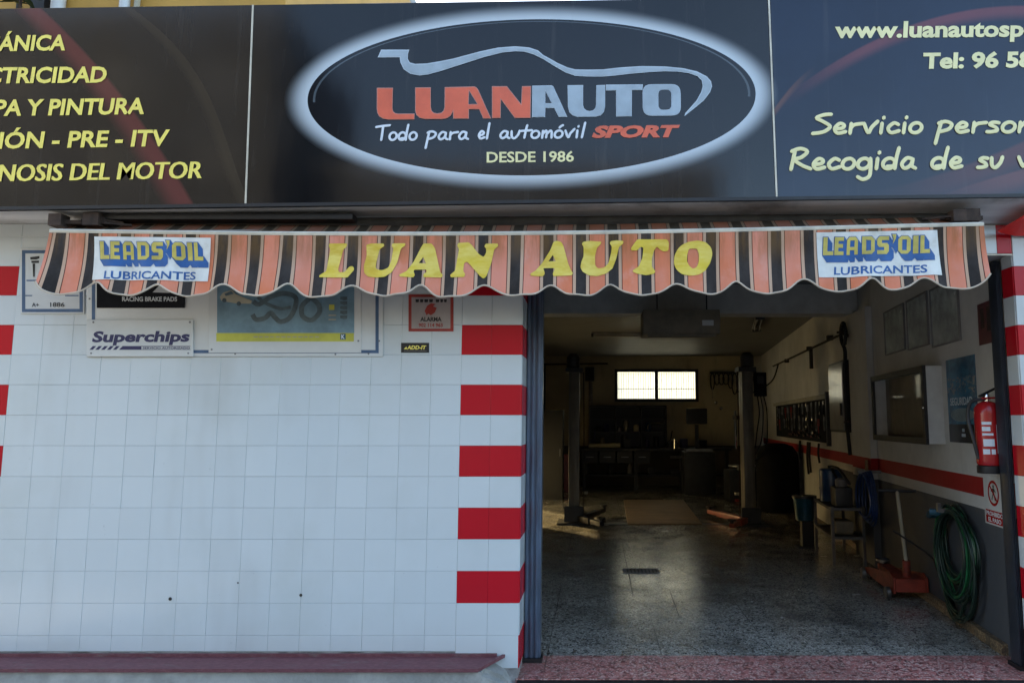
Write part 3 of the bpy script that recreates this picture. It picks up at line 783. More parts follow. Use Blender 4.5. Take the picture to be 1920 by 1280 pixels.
for j in range(5):
    t = j/4
    rows.append([(Vector((XL+.02+(XR-XL-.04)*i/120, YB+(RY-YB)*t, zb(XL+(XR-XL)*i/120)+RZr*t-.012*math.sin(t*math.pi))), (XL+(XR-XL)*i/120, .02+t*.2)) for i in range(121)])
sheet('canopy', rows[::-1], M['canvas_shaded_soiled'], aw, None)
bb = MB()
xs = np.linspace(XL, XR, 24); prof = [(-.018,-.013),(.010,-.013),(.012,.008),(.002,.013),(-.014,.012),(-.02,.003)]
pr_ = [[bb.bm.verts.new((x, YB+a, zb(x)+b)) for a, b in prof] for x in xs]
for a, b in zip(pr_, pr_[1:]):
    for k in range(6): bb.bm.faces.new((a[k], a[(k+1)%6], b[(k+1)%6], b[k]))
bb.bm.faces.new(pr_[0]); bb.bm.faces.new(pr_[-1][::-1])
obj('front_rail', bb, M['alu'], aw)
ro = MB(); ro.tube([(XL+.03, RY+.03, zb(XL)+.10), (XR-.03, RY+.03, zb(XR)+.10)], .034, 14); obj('roller', ro, M['grime'], aw)
cs = MB(); a0, a1 = atY(160,412,-.30), atY(664,412,-.30)
cs.box(a0.x, a1.x, -.33, -.18, a0.z-.006, a0.z+.036).bevel(.012); obj('roller_case', cs, M['black'], aw)
for u0, u1, v in ((100,205,412),(1772,1838,404)):
    br = MB(); p0, p1 = atY(u0, v, -.31), atY(u1, v, -.31)
    br.box(p0.x, p1.x, -.34, -.06, p0.z-.035, p0.z-.010)
    br.box(p0.x+.02, p0.x+.10, -.38, -.30, p0.z-.055, p0.z+.02); br.box(p1.x-.13, p1.x-.03, -.37, -.28, p0.z-.05, p0.z+.03)
    for q in range(7):
        a = Vector((p0.x+(p1.x-p0.x)*random.random(), -.35, p0.z-.02+random.uniform(-.015,.03))); br.bar(a, a+Vector((random.uniform(.05,.16)*random.choice((-1,1)), .06, random.uniform(-.02,.02))), .012)
    obj('bracket', br, M['rust'], aw)
for sx in (-1, 1):                                   # folded arms behind the valance
    x0 = XL+.45 if sx < 0 else XR-.45
    am = MB(); am.bar((x0, -.10, 2.86), (x0-sx*1.1, -.21, 2.84), .04, .03); am.bar((x0-sx*1.1, -.24, 2.84), (x0-sx*.1, YB+.03, zb(x0)-.0), .035, .028)
    obj('folding_arm', am, M['grey_paint'], aw)
def TV(u, v, y):
    p = atY(u, v, YV); t = max(0, zb(p.x)-.012-p.z)
    return Vector((p.x, YV+fold(p.x-flare(p.x, t), t)-.0035-y, p.z))
TVF = lambda u, v, y: Vector((atY(u,v,YV).x, y, atY(u,v,YV).z))
def drape(mb, off, sx=.02, sz=.02):
    """lay a flat print on the hanging cloth"""
    mb.cuts_x(sx).cuts_z(sz)
    for v in mb.bm.verts:
        t = max(0, zb(v.co.x)-.012-v.co.z); v.co.y = YV+fold(v.co.x-flare(v.co.x, t), t)-off-v.co.y
# big painted letters
pa = lambda pts: [(590+x/9.143, 440+y/9.143) for x, y in pts]
pb = lambda pts: [(780+x/10.667, 440+y/10.667) for x, y in pts]
pc = lambda pts: [(990+x/9.6, 430+y/9.6) for x, y in pts]
pd = lambda pts: [(1170+x/10.667, 430+y/10.667) for x, y in pts]
GL = [
 [rounded(pa([(245,150),(560,150),(545,210),(490,250),(395,590),(410,640),(510,640),(590,540),(650,532),(670,590),(560,735),(70,725),(75,690),(190,620),(262,250),(240,200)]), 3)],
 [rounded(pa([(880,170),(960,150),(1180,150),(1195,190),(1110,250),(1050,470),(1040,570),(1090,600),(1160,605),(1260,560),(1310,450),(1350,230),(1318,200),(1330,150),(1560,150),(1550,190),(1480,240),(1420,480),(1330,640),(1200,720),(1050,732),(900,710),(830,640),(825,520),(880,350),(880,230)]), 3)],
 [rounded([(794,456.4),(809,456.4),(815,464.5),(824,509),(829.5,514),(827,519),(793,519),(793.5,513),(799,509.5),(799,504.7),(776,505),(775,509),(777.5,515),(775,519.5),(751,519.5),(749.5,516),(762,509),(775,490),(790,462)], 2.2), [(793,481),(784.5,492.5),(798,493)]],
 [rounded(pb([(820,215),(850,165),(1050,150),(1110,200),(1240,370),(1345,440),(1400,350),(1400,270),(1362,235),(1390,178),(1640,175),(1640,230),(1560,290),(1500,560),(1400,830),(1340,872),(1270,815),(1020,530),(960,560),(940,720),(985,790),(960,845),(700,852),(675,805),(780,720),(860,280)]), 3)],
 [rounded(pc([(460,220),(520,205),(600,225),(640,300),(720,600),(770,730),(810,780),(790,825),(450,835),(445,780),(480,720),(470,690),(270,690),(290,740),(302,790),(270,835),(50,835),(42,800),(130,740),(250,600),(400,370)]), 3), pc([(445,455),(365,568),(500,568)])],
 [rounded(pc([(965,260),(1000,220),(1100,205),(1322,220),(1310,260),(1240,330),(1205,480),(1210,640),(1260,690),(1370,680),(1450,600),(1500,400),(1510,300),(1468,250),(1490,210),(1600,195),(1722,210),(1710,260),(1640,310),(1590,520),(1520,700),(1400,790),(1250,828),(1100,820),(980,760),(942,680),(960,580),(1000,480),(1000,310)]), 3)],
 [rounded(pd([(270,200),(860,200),(900,260),(890,420),(800,442),(720,400),(660,340),(600,420),(560,580),(560,740),(630,830),(610,880),(450,912),(250,890),(165,850),(190,815),(300,740),(370,560),(390,360),(330,345),(270,420),(150,425),(138,380),(200,290)]), 3)],
 [rounded(pd([(1290,250),(1480,222),(1640,250),(1750,350),(1782,480),(1740,650),(1640,810),(1500,905),(1330,932),(1160,900),(1050,800),(1000,680),(1010,520),(1080,380),(1170,300)]), 5), rounded(pd([(1300,385),(1460,380),(1500,480),(1500,640),(1460,750),(1380,792),(1310,740),(1260,640),(1265,500)]), 3)],
]
s = NT('yellow_cloth_paint'); p = wpos(s); n = s.noise(6, 5, .65, p, (1,1,3)); n2 = s.noise(3.2, 4, .6, p)
s.set(color=s.mix(s.step(n, .35, .7), s.mix(s.step(n2,.35,.65),(.66,.45,.055),(.78,.58,.065)), (.84,.66,.16)), rough=.8, spec=.2); s.bump(s.noise(300,2,.5,p), .08, .003); M['yellow_cloth'] = s.m
for ch, loops in zip('LUANAUTO', GL):
    lt = MB(); put_shape(lt, loops, lambda u, v, y: Vector((atY(u,v,YV).x, 0, atY(u,v,YV).z)), 0)
    lt.cuts_x(.025)
    for v in lt.bm.verts:
        t = max(0, zb(v.co.x)-.012-v.co.z); v.co.y = YV+fold(v.co.x-flare(v.co.x, t), t)-.004
    obj('letter', lt, M['yellow_cloth'], va, recalc=False, label='yellow painted letter '+ch+' on the valance')
UNIT = {
'L': [[(0,1),(.42,1),(.42,.22),(1,.22),(1,0),(0,0)]], 'I': [[(0,1),(1,1),(1,0),(0,0)]],
'E': [[(0,1),(1,1),(1,.79),(.42,.79),(.42,.62),(.92,.62),(.92,.41),(.42,.41),(.42,.21),(1,.21),(1,0),(0,0)]],
'A': [[(0,0),(0,.82),(.22,1),(.78,1),(1,.82),(1,0),(.70,0),(.70,.26),(.30,.26),(.30,0)], [(.30,.44),(.70,.44),(.70,.80),(.30,.80)]],
'D': [[(0,1),(.75,1),(1,.82),(1,.18),(.75,0),(0,0)], [(.32,.19),(.70,.22),(.70,.78),(.32,.81)]],
'S': [[(.2,1),(1,1),(1,.78),(.40,.78),(.40,.62),(.85,.62),(1,.5),(1,.15),(.82,0),(0,0),(0,.22),(.60,.22),(.60,.40),(.16,.40),(0,.54),(0,.85)]],
'O': [[(.25,1),(.75,1),(1,.82),(1,.18),(.75,0),(.25,0),(0,.18),(0,.82)], [(.32,.20),(.68,.20),(.68,.80),(.32,.80)]],
"'": [[(.1,1.1),(1,1.1),(.9,.85),(.3,.55),(.45,.85)]]}
SPANS = (('L',0,.098),('E',.107,.196),('A',.225,.325),('D',.362,.482),('S',.506,.618),("'",.64,.685),('O',.705,.825),('I',.846,.895),('L',.912,1.0))
def block_text(mb, p0, p1, cap, d, y, off=0.):
    """tall block capitals between p0 and p1 (pixels), shifted by d"""
    for ch, a, b in SPANS:
        fx = lambda x: p0[0]+(p1[0]-p0[0])*(a+(b-a)*x)+d[0]
        loops = [[(fx(x), p0[1]+(p1[1]-p0[1])*(a+(b-a)*x)-cap*z+d[1]) for x, z in lp] for lp in UNIT[ch]]
        put_shape(mb, loops[:1] if off else loops, TVF, y, off)
FLIP = False
def banner(lab, q, l1, l2, cap1, cap2):
    rows = []
    for j in range(7):
        r = []
        for i in range(41):
            a, b = i/40, j/6
            u = (1-b)*((1-a)*q[0][0]+a*q[1][0])+b*((1-a)*q[3][0]+a*q[2][0]); v = (1-b)*((1-a)*q[0][1]+a*q[1][1])+b*((1-a)*q[3][1]+a*q[2][1])
            r.append((TV(u, v, .001), (a, b)))
        rows.append(r)
    bn = sheet('banner', rows, M['banner'], va, None); bn['label'] = lab
    sh = MB()
    for k in range(9): block_text(sh, l1[0], l1[1], cap1, (8*k/8, 12*k/8), .0012+.00012*k, -1.3 if FLIP else 1.3)
    drape(sh, .0045)
    obj('letter_shadow', sh, M['blue_ink'], bn, recalc=False)
    fc = MB(); block_text(fc, l1[0], l1[1], cap1, (0, 0), .0036)
    drape(fc, .0045)
    obj('lettering', fc, M['yellow_ink'], bn, recalc=False)
    lu = MB(); put_text(lu, 'LUBRICANTES', l2[0], l2[1], cap2, None, 'L', .020, .04, TVF, .0015); drape(lu, .0045)
    obj('lettering', lu, M['blue_ink'], bn, recalc=False)
M['banner'] = mat('banner_cloth', (.74,.73,.67), .6, 0, .1, 9, (.38,.32,.20), .55)
M['blue_ink'] = mat('blue_ink', (.018,.10,.30), .5, 0, .25, 9)
M['yellow_ink'] = mat('yellow_ink', (.58,.47,.10), .55, 0, .25, 9)
banner('white oil banner at the left end of the valance', [(177,443.5),(395.5,446),(388,527),(170.5,524)], ((187,485.5),(380,488)), ((196.5,522.5),(365,523.5)), 33, 14.5)
banner('white oil banner at the right end of the valance', [(1530.5,436),(1757,431.5),(1766,516),(1535.5,519.5)], ((1544,478),(1743,474.5)), ((1565,514),(1737,511)), 33, 14.5)

# ------------------------------------------------------------------ plates and posters on the tiled wall
def rect(u0, u1, v0, v1, Y): return [atY(u0,v1,Y), atY(u1,v1,Y), atY(u1,v0,Y), atY(u0,v0,Y)]
def plate(mb, u0, u1, v0, v1, Yf, th): mb.prism(rect(u0, u1, v0, v1, Yf), (0, th, 0)); return mb
def TP(Yf): return lambda u, v, y: atY(u, v, Yf-.0012-y)
def screws(par, pts, Yf):
    for u, v in pts:
        obj('screw', MB().lathe(atY(u, v, Yf), [(.0065,.0),(.0065,-.002),(.003,-.004)], 8, (0,1,0)), M['steel'], par)
def ring_frame(mb, u0, u1, v0, v1, w, Yf, th):
    for a in ((u0,u1,v0,v0+w),(u0,u1,v1-w,v1),(u0,u0+w,v0+w,v1-w),(u1-w,u1,v0+w,v1-w)): plate(mb, *a, Yf, th)
# blue framed plaque
pl = thing('wall_plaque', 'white plaque with blue border and black tool emblem at the far left', 'plaque', atY(97,588,-.012))
obj('back_plate', plate(MB(), 38,158,466,588, -.018, .008).bevel(.002,1), M['white_board'], pl)
fr = MB(); ring_frame(fr, 41,155,469,585, 6, -.0195, .0014); plate(fr, 49.5,72,524.5,527, -.0195, .0014); plate(fr, 122,147,553,555, -.0195, .0014); plate(fr, 47.5,60,553,555,-.0195,.0014); obj('blue_border', fr, M['blue_line'], pl, smooth=False)
em = MB(); T_ = TP(-.0185)
put_shape(em, [[(61,494),(66,494),(65,519),(62,519)],], T_, 0); put_shape(em, [[(56.5,482),(74,480),(74,484.5),(68,486.5),(57,486.5)]], T_, 0); put_shape(em, [[(58.5,489),(73,488.5),(73,493),(59,493)]], T_, 0)

obj('emblem', em, M['black'], pl, recalc=False)
em = MB(); put_text(em, 'A+', (59.5,575), (73,575), 7.5, None, 'L', .02, 0, T_); obj('lettering', em, M['black'], pl, recalc=False); em = MB(); put_text(em, '1886', (94,575), (121,575), 8, None, 'L', .02, 0, T_); obj('lettering', em, M['black'], pl, recalc=False)
# white backing board with a blue line
bd = thing('notice_board', 'large white wall board with a rounded blue line, half hidden by the awning', 'board', atY(440,668,-.012))
BF = -.020
obj('back_plate', plate(MB(), 162,718,455,668, BF, .010).bevel(.003,2), M['white_board'], bd)
ln = MB(); ring_frame(ln, 172,710,463,662, 6, BF-.0014, .0013); obj('blue_border', ln, M['blue_line'], bd, smooth=False)
screws(bd, [(441,663),(691,663),(711,639),(629,664),(168,560)], BF)
# black brake pad plate
bp = thing('brake_pad_sign', 'black metal plate with pale lettering on the white board, above the navy lettered plate', 'sign', atY(263,578,-.03))
obj('back_plate', plate(MB(), 181,346,500,577, BF-.008, .006).bevel(.0015,1), M['matt_black'], bp)
t = MB(); T_ = TP(BF-.008); put_text(t, 'RACING BRAKE PADS', (229,564.5), (332,564.5), 8.2, None, 'L', .028, .0, T_)
obj('lettering', t, M['white_board'], bp, recalc=False); t = MB(); put_shape(t, [[(200,541),(208,548.5),(226,548.5),(228,545),(212,543),(208,534),(202,534)]], T_, 0); obj('emblem', t, M['white_board'], bp, recalc=False); t = MB(); put_shape(t, [[(286,548),(300,534),(322,536),(318,549)]], T_, 0)
obj('emblem', t, M['white_board'], bp, recalc=False)
# chips plate
cp = thing('tuning_sign', 'white metal plate with slanted navy lettering and dashes', 'sign', atY(262,668,-.03))
CF = BF-.010
obj('back_plate', plate(MB(), 162,362,599,668, CF, .008).bevel(.002,1), M['white_board'], cp)
t = MB(); T_ = TP(CF); put_text(t, 'Superchips', (172,640.5), (354,639.5), 19.5, None, 'L', .040, .22, T_)
for q in range(5): put_shape(t, [[(169+q*11+5,648.5),(169+q*11+11.5,648.5),(169+q*11+5,655.5),(169+q*11-1.5,655.5)]], T_, 0)
put_shape(t, [[(230,648.5),(357,648.5),(357,649.6),(265,649.6),(265,654.4),(357,654.4),(357,655.5),(223,655.5)]], T_, 0)
put_text(t, 'SERVICIO AUTORIZADO', (268,653.7), (356,653.7), 3.4, None, 'L', .02, 0, T_)
obj('lettering', t, M['navy'], cp, recalc=False)
screws(cp, [(175,604),(356,604),(171,662),(353,662)], CF)
# race track poster
po = thing('track_poster', 'faded blue poster of a winding road with a yellow strip along its foot', 'poster', atY(534,661,-.03))
PF = BF-.006
obj('back_plate', plate(MB(), 391,677,480,661, PF, .005).bevel(.001,1), M['white_board'], po)
M['poster_blue'] = mat('poster_blue', (.16,.27,.33), .35, 0, .3, 5); M['poster_yellow'] = mat('poster_yellow', (.50,.48,.07), .4, 0, .15); M['poster_dark'] = mat('poster_dark', (.085,.125,.14), .4, 0, .4, 12); M['poster_mid'] = mat('poster_mid', (.12,.19,.22), .4, 0, .3, 12)
obj('print', plate(MB(), 407,664,488,624, PF-.0014, .0012), M['poster_blue'], po, smooth=False)
obj('yellow_strip', plate(MB(), 405.5,663.5,624.2,640, PF-.0014, .0012), M['poster_yellow'], po, smooth=False)
def ribbon(mb, pts, w, T, y):
    P = spline(pts, 6); up, dn = [], []
    for i, p in enumerate(P):
        d = (P[min(i+1,len(P)-1)]-P[max(i-1,0)]).normalized(); nrm = Vector((-d.y, d.x)); up.append(p+nrm*w/2); dn.append(p-nrm*w/2)
    for i in range(len(P)-1): mb.poly([T(*up[i],y), T(*up[i+1],y), T(*dn[i+1],y), T(*dn[i],y)])
cq = lambda pts: [(380+x/3.692, 370+y/3.692) for x, y in pts]
rd = MB(); T_ = TP(PF-.0014)
ribbon(rd, cq([(345,810),(370,845),(430,835),(470,800),(500,830),(540,860),(600,835),(640,760),(640,690),(560,665),(470,690),(390,740),(350,720)]), 9, T_, .0004)
ribbon(rd, cq([(745,690),(800,740),(805,800),(750,850),(690,820),(690,750),(740,700)]), 9, T_, .0010); ribbon(rd, cq([(380,690),(450,740),(540,770),(610,760)]), 6, T_, .0016)
obj('road', rd, M['poster_dark'], po, recalc=False, smooth=False)
cr_ = MB(); put_shape(cr_, [cq([(118,690),(140,660),(200,640),(230,670),(300,700),(340,715),(335,735),(240,735),(130,715)])], T_, .0022); obj('printed_car', cr_, M['cream'], po, recalc=False)
wh = MB()
for c in ((150,712),(250,735)): put_shape(wh, [[(380+c[0]/3.692+4.2*math.cos(a*.63), 370+c[1]/3.692+4.2*math.sin(a*.63)) for a in range(10)]], T_, .0028)
put_shape(wh, [cq([(150,668),(198,648),(215,668),(160,682)])], T_, .0028)
for q in range(5): put_shape(wh, [[(638,556+q*8.8),(651,556+q*8.8),(651,562+q*8.8),(645,563+q*8.8),(638,561+q*8.8)]], T_, .0006)
obj('printed_marks', wh, M['poster_dark'], po, recalc=False)
sm = MB(); put_shape(sm, [[(617,571),(627,571),(627,581),(617,581)]], T_, .0006); obj('printed_mark', sm, M['poster_yellow'], po, recalc=False)
kk = MB(); put_shape(kk, [[(638,625.5),(648,625.5),(648,636.5),(638,636.5)]], T_, .0006); obj('printed_badge', kk, M['teal_plastic'], po, recalc=False)
kt = MB(); put_text(kt, 'K', (640,635), (646.5,635), 8, None, 'L', .03, 0, T_, .0016); put_text(kt, 'UNA ', (417,636), (428,636), 5, None, 'L', .0, 0, T_, .0016) if False else None
obj('printed_letter', kt, M['white_print'], po, recalc=False)
lines = MB()
for q in range(12): 
    a = 475+q*10.5; put_shape(lines, [[(a,630.5),(a+random.uniform(5,9),630.5),(a+8.5,632.5),(a,632.5)]], T_, .0006)
put_shape(lines, [[(616,590),(630,590),(630,592),(616,592)]], T_, .0006); put_shape(lines, [[(616,598),(630,598),(630,600),(616,600)]], T_, .0006)
obj('fine_print', lines, M['cream'], po, recalc=False)
screws(po, [(397,655),(672,639)], PF)
# alarm notice
al = thing('alarm_notice', 'small red bordered alarm notice on the white tiles', 'notice', atY(808,621,-.012))
AF = -.0125
obj('back_plate', plate(MB(), 766,850,552,621, AF, .004), M['red_paint'], al, smooth=False)
M['notice_grey'] = mat('notice_grey', (.36,.31,.29), .3, 0, .12)
obj('notice_face', plate(MB(), 771.5,844.5,557,616, AF-.0012, .001), M['notice_grey'], al, smooth=False)
t = MB(); T_ = TP(AF-.0012)
put_text(t, 'ALARMA', (788,602), (828,602), 7.8, None, 'L', .035, 0, T_); obj('lettering', t, M['black'], al, recalc=False); t = MB()
for q, (a, b) in enumerate(((779,786),(787.5,794),(795.5,803),(804.5,812),(817,824),(825.5,831),(832.5,838))): put_shape(t, [[(a,561),(b,561),(b-1,566.5),(a+.5,566.5)]], T_, 0)
obj('top_line', t, M['black'], al, recalc=False)
t = MB(); put_text(t, '902 114 963', (785,612.5), (830,612.5), 6.6, None, 'L', .03, 0, T_); obj('lettering', t, M['red_paint'], al, recalc=False); t = MB()
put_shape(t, [[(796,583),(801,573),(808,568.5),(817,570),(812,574),(819,577),(815,586),(808,591),(803,588),(800,591)]], T_, 0); put_shape(t, [[(803,580),(809,575),(812,581),(806,585)]], T_, .0006)
obj('emblem', t, M['red_paint'], al, recalc=False)
# black sticker
ad = thing('additive_sticker', 'small black sticker with yellow lettering under the alarm notice', 'sticker', atY(778,661,-.012))
obj('back_plate', plate(MB(), 752,804.5,642.5,661, -.0115, .003), M['black'], ad, smooth=False)
t = MB(); T_ = TP(-.0115); put_text(t, 'ADD-IT', (763,654.5), (798,654.5), 7, None, 'L', .04, .2, T_); put_shape(t, [[(757,654.5),(762,649.5),(763,654.5)]], T_, 0)
obj('lettering', t, M['yellow_print'], ad, recalc=False)
t = MB(); put_shape(t, [[(757,657.3),(800,657.3),(800,658),(757,658)]], T_, 0); obj('fine_line', t, M['steel'], ad, recalc=False)
# ------------------------------------------------------------------ inside the garage: back window
bwn = thing('back_window', 'two pane frosted window with dark frame glowing in the back wall', 'window', (BX0/2+BX1/2, BY, BZ0))
fr = MB()
for a in ((BX0-.05,BX1+.05,BZ1-.03,BZ1+.05),(BX0-.05,BX1+.05,BZ0-.06,BZ0+.02),(BX0-.05,BX0+.03,BZ0+.02,BZ1-.03),(BX1-.03,BX1+.05,BZ0+.02,BZ1-.03)): fr.box(a[0],a[1],BY-.03,BY+.05,a[2],a[3])
obj('frame', fr, M['dark_paint'], bwn, smooth=False)
bm_ = (BX0+BX1)/2
obj('mullion', MB().box(bm_-.045, bm_+.045, BY-.02, BY+.05, BZ0+.021, BZ1-.031), M['dark_paint'], bwn, smooth=False)
s = NT('frosted_pane'); tr_ = s.n('ShaderNodeBsdfTranslucent'); tr_.inputs[0].default_value = (.98,.88,.52,1); s.t.links.new(tr_.outputs[0], s.out.inputs[0]); M['frosted'] = s.m
# the back panes are lit by the day behind them
s = NT('lit_frosted_pane'); tr_ = s.n('ShaderNodeBsdfTranslucent'); tr_.inputs[0].default_value = (.98,.92,.66,1); em_ = s.n('ShaderNodeEmission'); em_.inputs[0].default_value = (1,.93,.68,1); em_.inputs[1].default_value = .06; ad_ = s.n('ShaderNodeAddShader'); s.t.links.new(tr_.outputs[0], ad_.inputs[0]); s.t.links.new(em_.outputs[0], ad_.inputs[1]); s.t.links.new(ad_.outputs[0], s.out.inputs[0]); M['lit_frosted'] = s.m
for a, b in ((BX0+.031, bm_-.046), (bm_+.046, BX1-.031)):
    pn = MB(); pn.poly([(a,BY+.10,BZ0+.021),(b,BY+.10,BZ0+.021),(b,BY+.10,BZ1-.031),(a,BY+.10,BZ1-.031)])
    g = obj('pane', pn, M['lit_frosted'], bwn)
    n = 15
    for k in range(n): obj('slat', MB().box(a+(b-a)*(k+.5)/n-.006, a+(b-a)*(k+.5)/n+.006, BY+.07, BY+.085, BZ0+.022, BZ1-.032), M['cream'], bwn, smooth=False)
    obj('rail', MB().box(a, b, BY+.055, BY+.068, BZ0+.27, BZ0+.285), M['cream'], bwn, smooth=False)

sw = thing('side_shutter', 'half raised grey sheet shutter in the left garage wall', 'shutter', (-1.68, (DY0+DY1)/2, DZ0))
fr = MB()
for a in ((DY0,DY1,DZ0,DZ0+.06),(DY0,DY1,DZ-.06,DZ),(DY0,DY0+.06,DZ0+.061,DZ-.061),(DY1-.06,DY1,DZ0+.061,DZ-.061)): fr.box(-1.74,-1.61,a[0]+.001,a[1]-.001,a[2]+.001,a[3]-.001)
obj('frame', fr, M['dark_paint'], sw, smooth=False)
nb = 5
for k in range(nb):
    a = DY0+.062+(DY1-DY0-.124)*k/nb; b = DY0+.062+(DY1-DY0-.124)*(k+1)/nb
    pn = MB(); pn.poly([(-1.69,a+.02,DZ0+.062),(-1.69,b-.02,DZ0+.062),(-1.69,b-.02,DZ-.062),(-1.69,a+.02,DZ-.062)]); obj('sheet', pn, M['grey_paint'], sw)
    if k: obj('mullion', MB().box(-1.73,-1.62,a-.0195,a+.0195,DZ0+.062,DZ-.062), M['dark_paint'], sw, smooth=False)

s = NT('sun_filter_plastic'); tp_ = s.n('ShaderNodeBsdfTransparent'); tp_.inputs[0].default_value = (.40,.34,.22,1); tl_ = s.n('ShaderNodeBsdfTranslucent'); tl_.inputs[0].default_value = (.9,.78,.48,1); mx = s.n('ShaderNodeMixShader'); mx.inputs[0].default_value = .35
s.t.links.new(tp_.outputs[0], mx.inputs[1]); s.t.links.new(tl_.outputs[0], mx.inputs[2]); s.t.links.new(mx.outputs[0], s.out.inputs[0]); M['sun_filter_pvc'] = s.m
sc_ = thing('added_sun_filter', 'added unseen plastic strips softening the sun under the side shutter', 'curtain', (-1.68, (DY0+DY1)/2, .02))  # added out of view to dim and warm the sun patch on the floor
for k in range(16):
    a = DY0+.01+(DY1-DY0-.02)*k/16; b = DY0+.01+(DY1-DY0-.02)*(k+1)/16; xo = -1.68+.008*(k%2)
    mb = MB(); mb.poly([(xo,a,.02),(xo,b,.02),(xo,b,DZ0-.002),(xo,a,DZ0-.002)]); obj('sun_filter_strip', mb, M['sun_filter_pvc'], sc_)

# ------------------------------------------------------------------ two lift posts
def lift(label, x, y, side, carriage):
    """side +1: the post faces left"""
    t = thing('lift_post', label, 'car lift', (x, y, 0), 'posts of the two post car lift')
    m = M['lift_grey']; hgt = 2.42
    ch = MB(); ch.box(x-.086, x+.086, y-.12, y+.0, .03, hgt); ch.box(x-.086, x-.06, y+.001, y+.16, .03, hgt-.001); ch.box(x+.06, x+.086, y+.001, y+.16, .03, hgt-.001)
    obj('column', ch.bevel(.006), m, t)
    obj('base_plate', MB().box(x-.26, x+.26, y-.26, y+.26, .0015, .03), M['dark_paint'], t, smooth=False)
    sc = MB().tube([(x, y+.08, .06), (x, y+.08, hgt-.05)], .025, 10); obj('screw_spindle', sc, M['steel'], t)
    hd_ = MB().box(x-.14, x+.14, y-.14, y+.18, hgt+.001, hgt+.07); obj('head_plate', hd_, M['dark_paint'], t, smooth=False)
    mo = MB().lathe((x+side*.02, y-.02, hgt+.071), [(.09,0),(.11,.02),(.11,.18),(.06,.24)], 16); obj('motor', mo, M['dark_paint'], t)
    cz = carriage
    obj('carriage', MB().box(x-.15, x+.15, y-.19, y-.125, cz, cz+.24), M['dark_paint'], t)
    for d in (-1, 1):
        ex, ey = x-side*(.28+.10*(d > 0)), y-.20-.34*(d < 0)+.75*(d > 0)
        a = Vector((x-side*.12, y-.24*(1 if d < 0 else .7), cz+.06)); b = Vector((ex, ey, cz+.06))
        arm = obj('arm', MB().bar(a, b, .11, .09).bevel(.008), M['jack_red' if side > 0 else 'black'], t)
        obj('arm_extension', MB().bar(b-(b-a).normalized()*.12, b+(b-a).normalized()*.34, .075, .065).bevel(.006), M['jack_red' if side > 0 else 'black'], arm)
        e = b+(b-a).normalized()*.32
        obj('lift_pad', MB().lathe((e.x, e.y, e.z+.034), [(.03,0),(.03,.03),(.065,.035),(.065,.06)], 14), M['rubber'], arm)
    obj('cable', MB().tube(spline([(x-side*.155, y-.1, hgt), (x-side*.16, y-.12, 1.6), (x-side*.158, y-.1, .6), (x-side*.16, y-.05, .05)], 6), .010, 6), M['rust' if side > 0 else 'black'], t)
    obj('limit_switch', MB().box(x-side*.22, x-side*.141, y-.05, y+.03, .46, .50), M['cream'], t)
    return t
M['lift_grey'] = mat('lift_grey', (.17,.155,.125), .45, .1, .3, 3, (.05,.045,.04), .6, stretch=(4,4,.5))
lift('grey steel lift post standing on the left with dark arms at its foot', -.33, 7.05, -1, .04)
lift('grey steel lift post standing on the right with red arms folded at its foot', 2.45, 6.85, 1, .04)
# control boxes and cables about the right post
cb_ = thing('lift_control_box', 'dark control box with cables at the top of the right lift post', 'control box', (2.62, 6.7, 2.1))
obj('box', MB().box(2.56, 2.74, 6.66, 6.80, 2.02, 2.40).bevel(.01), M['matt_black'], cb_); obj('switch_plate', MB().box(2.59, 2.69, 6.648, 6.659, 2.22, 2.34), M['dark_paint'], cb_, smooth=False)
for q in range(3): obj('cable', MB().tube(spline([(2.60+.05*q,6.72,2.02),(2.62+.06*q,6.70,1.75),(2.58+.07*q,6.73,1.45-.12*q),(2.56,6.78,1.2-.1*q)],5), .010, 6), M['rubber'], cb_)
# floor things
tag(obj('plywood_sheet', MB().prism([(.525,6.80,.0022),(1.695,6.80,.0022),(1.835,10.35,.0022),(.60,10.33,.0022)], (0,0,.018)), M['wood'], smooth=False), 'worn plywood boards lying on the garage floor between the lift posts', 'plywood')
cv = thing('floor_channel', 'dark steel cover strip let into the floor between the lift posts', 'floor cover', (1, 6.9, 0))
obj('cover_strip', MB().box(-.07, .53, 6.84, 7.05, .0012, .006), M['steel'], cv, smooth=False); obj('cover_strip', MB().box(1.72, 2.2, 6.86, 6.96, .0012, .006), M['steel'], cv, smooth=False)
obj('cover_edge', MB().box(-.07, .53, 6.815, 6.838, .0012, .008), M['dark_paint'], cv, smooth=False)
gx0, gx1, gy0, gy1 = .31, .70, 3.17, 3.42
gr = thing('floor_grate', 'small dark rectangular drain grate in the terrazzo floor', 'drain', ((gx0+gx1)/2, (gy0+gy1)/2, 0))
obj('grate_tray', MB().box(gx0, gx1, gy0, gy1, .001, .003), M['black'], gr, smooth=False)
fr = MB()
for a in ((gx0,gx1,gy0,gy0+.018),(gx0,gx1,gy1-.018,gy1),(gx0,gx0+.018,gy0+.018,gy1-.018),(gx1-.018,gx1,gy0+.018,gy1-.018)): fr.box(*a, .0032, .008)
obj('grate_frame', fr, M['grey_paint'], gr, smooth=False)
for k in range(9): obj('grate_bar', MB().box(gx0+.02+k*.0395, gx0+.042+k*.0395, gy0+.02, gy1-.02, .0032, .007), M['grey_paint'], gr, smooth=False)

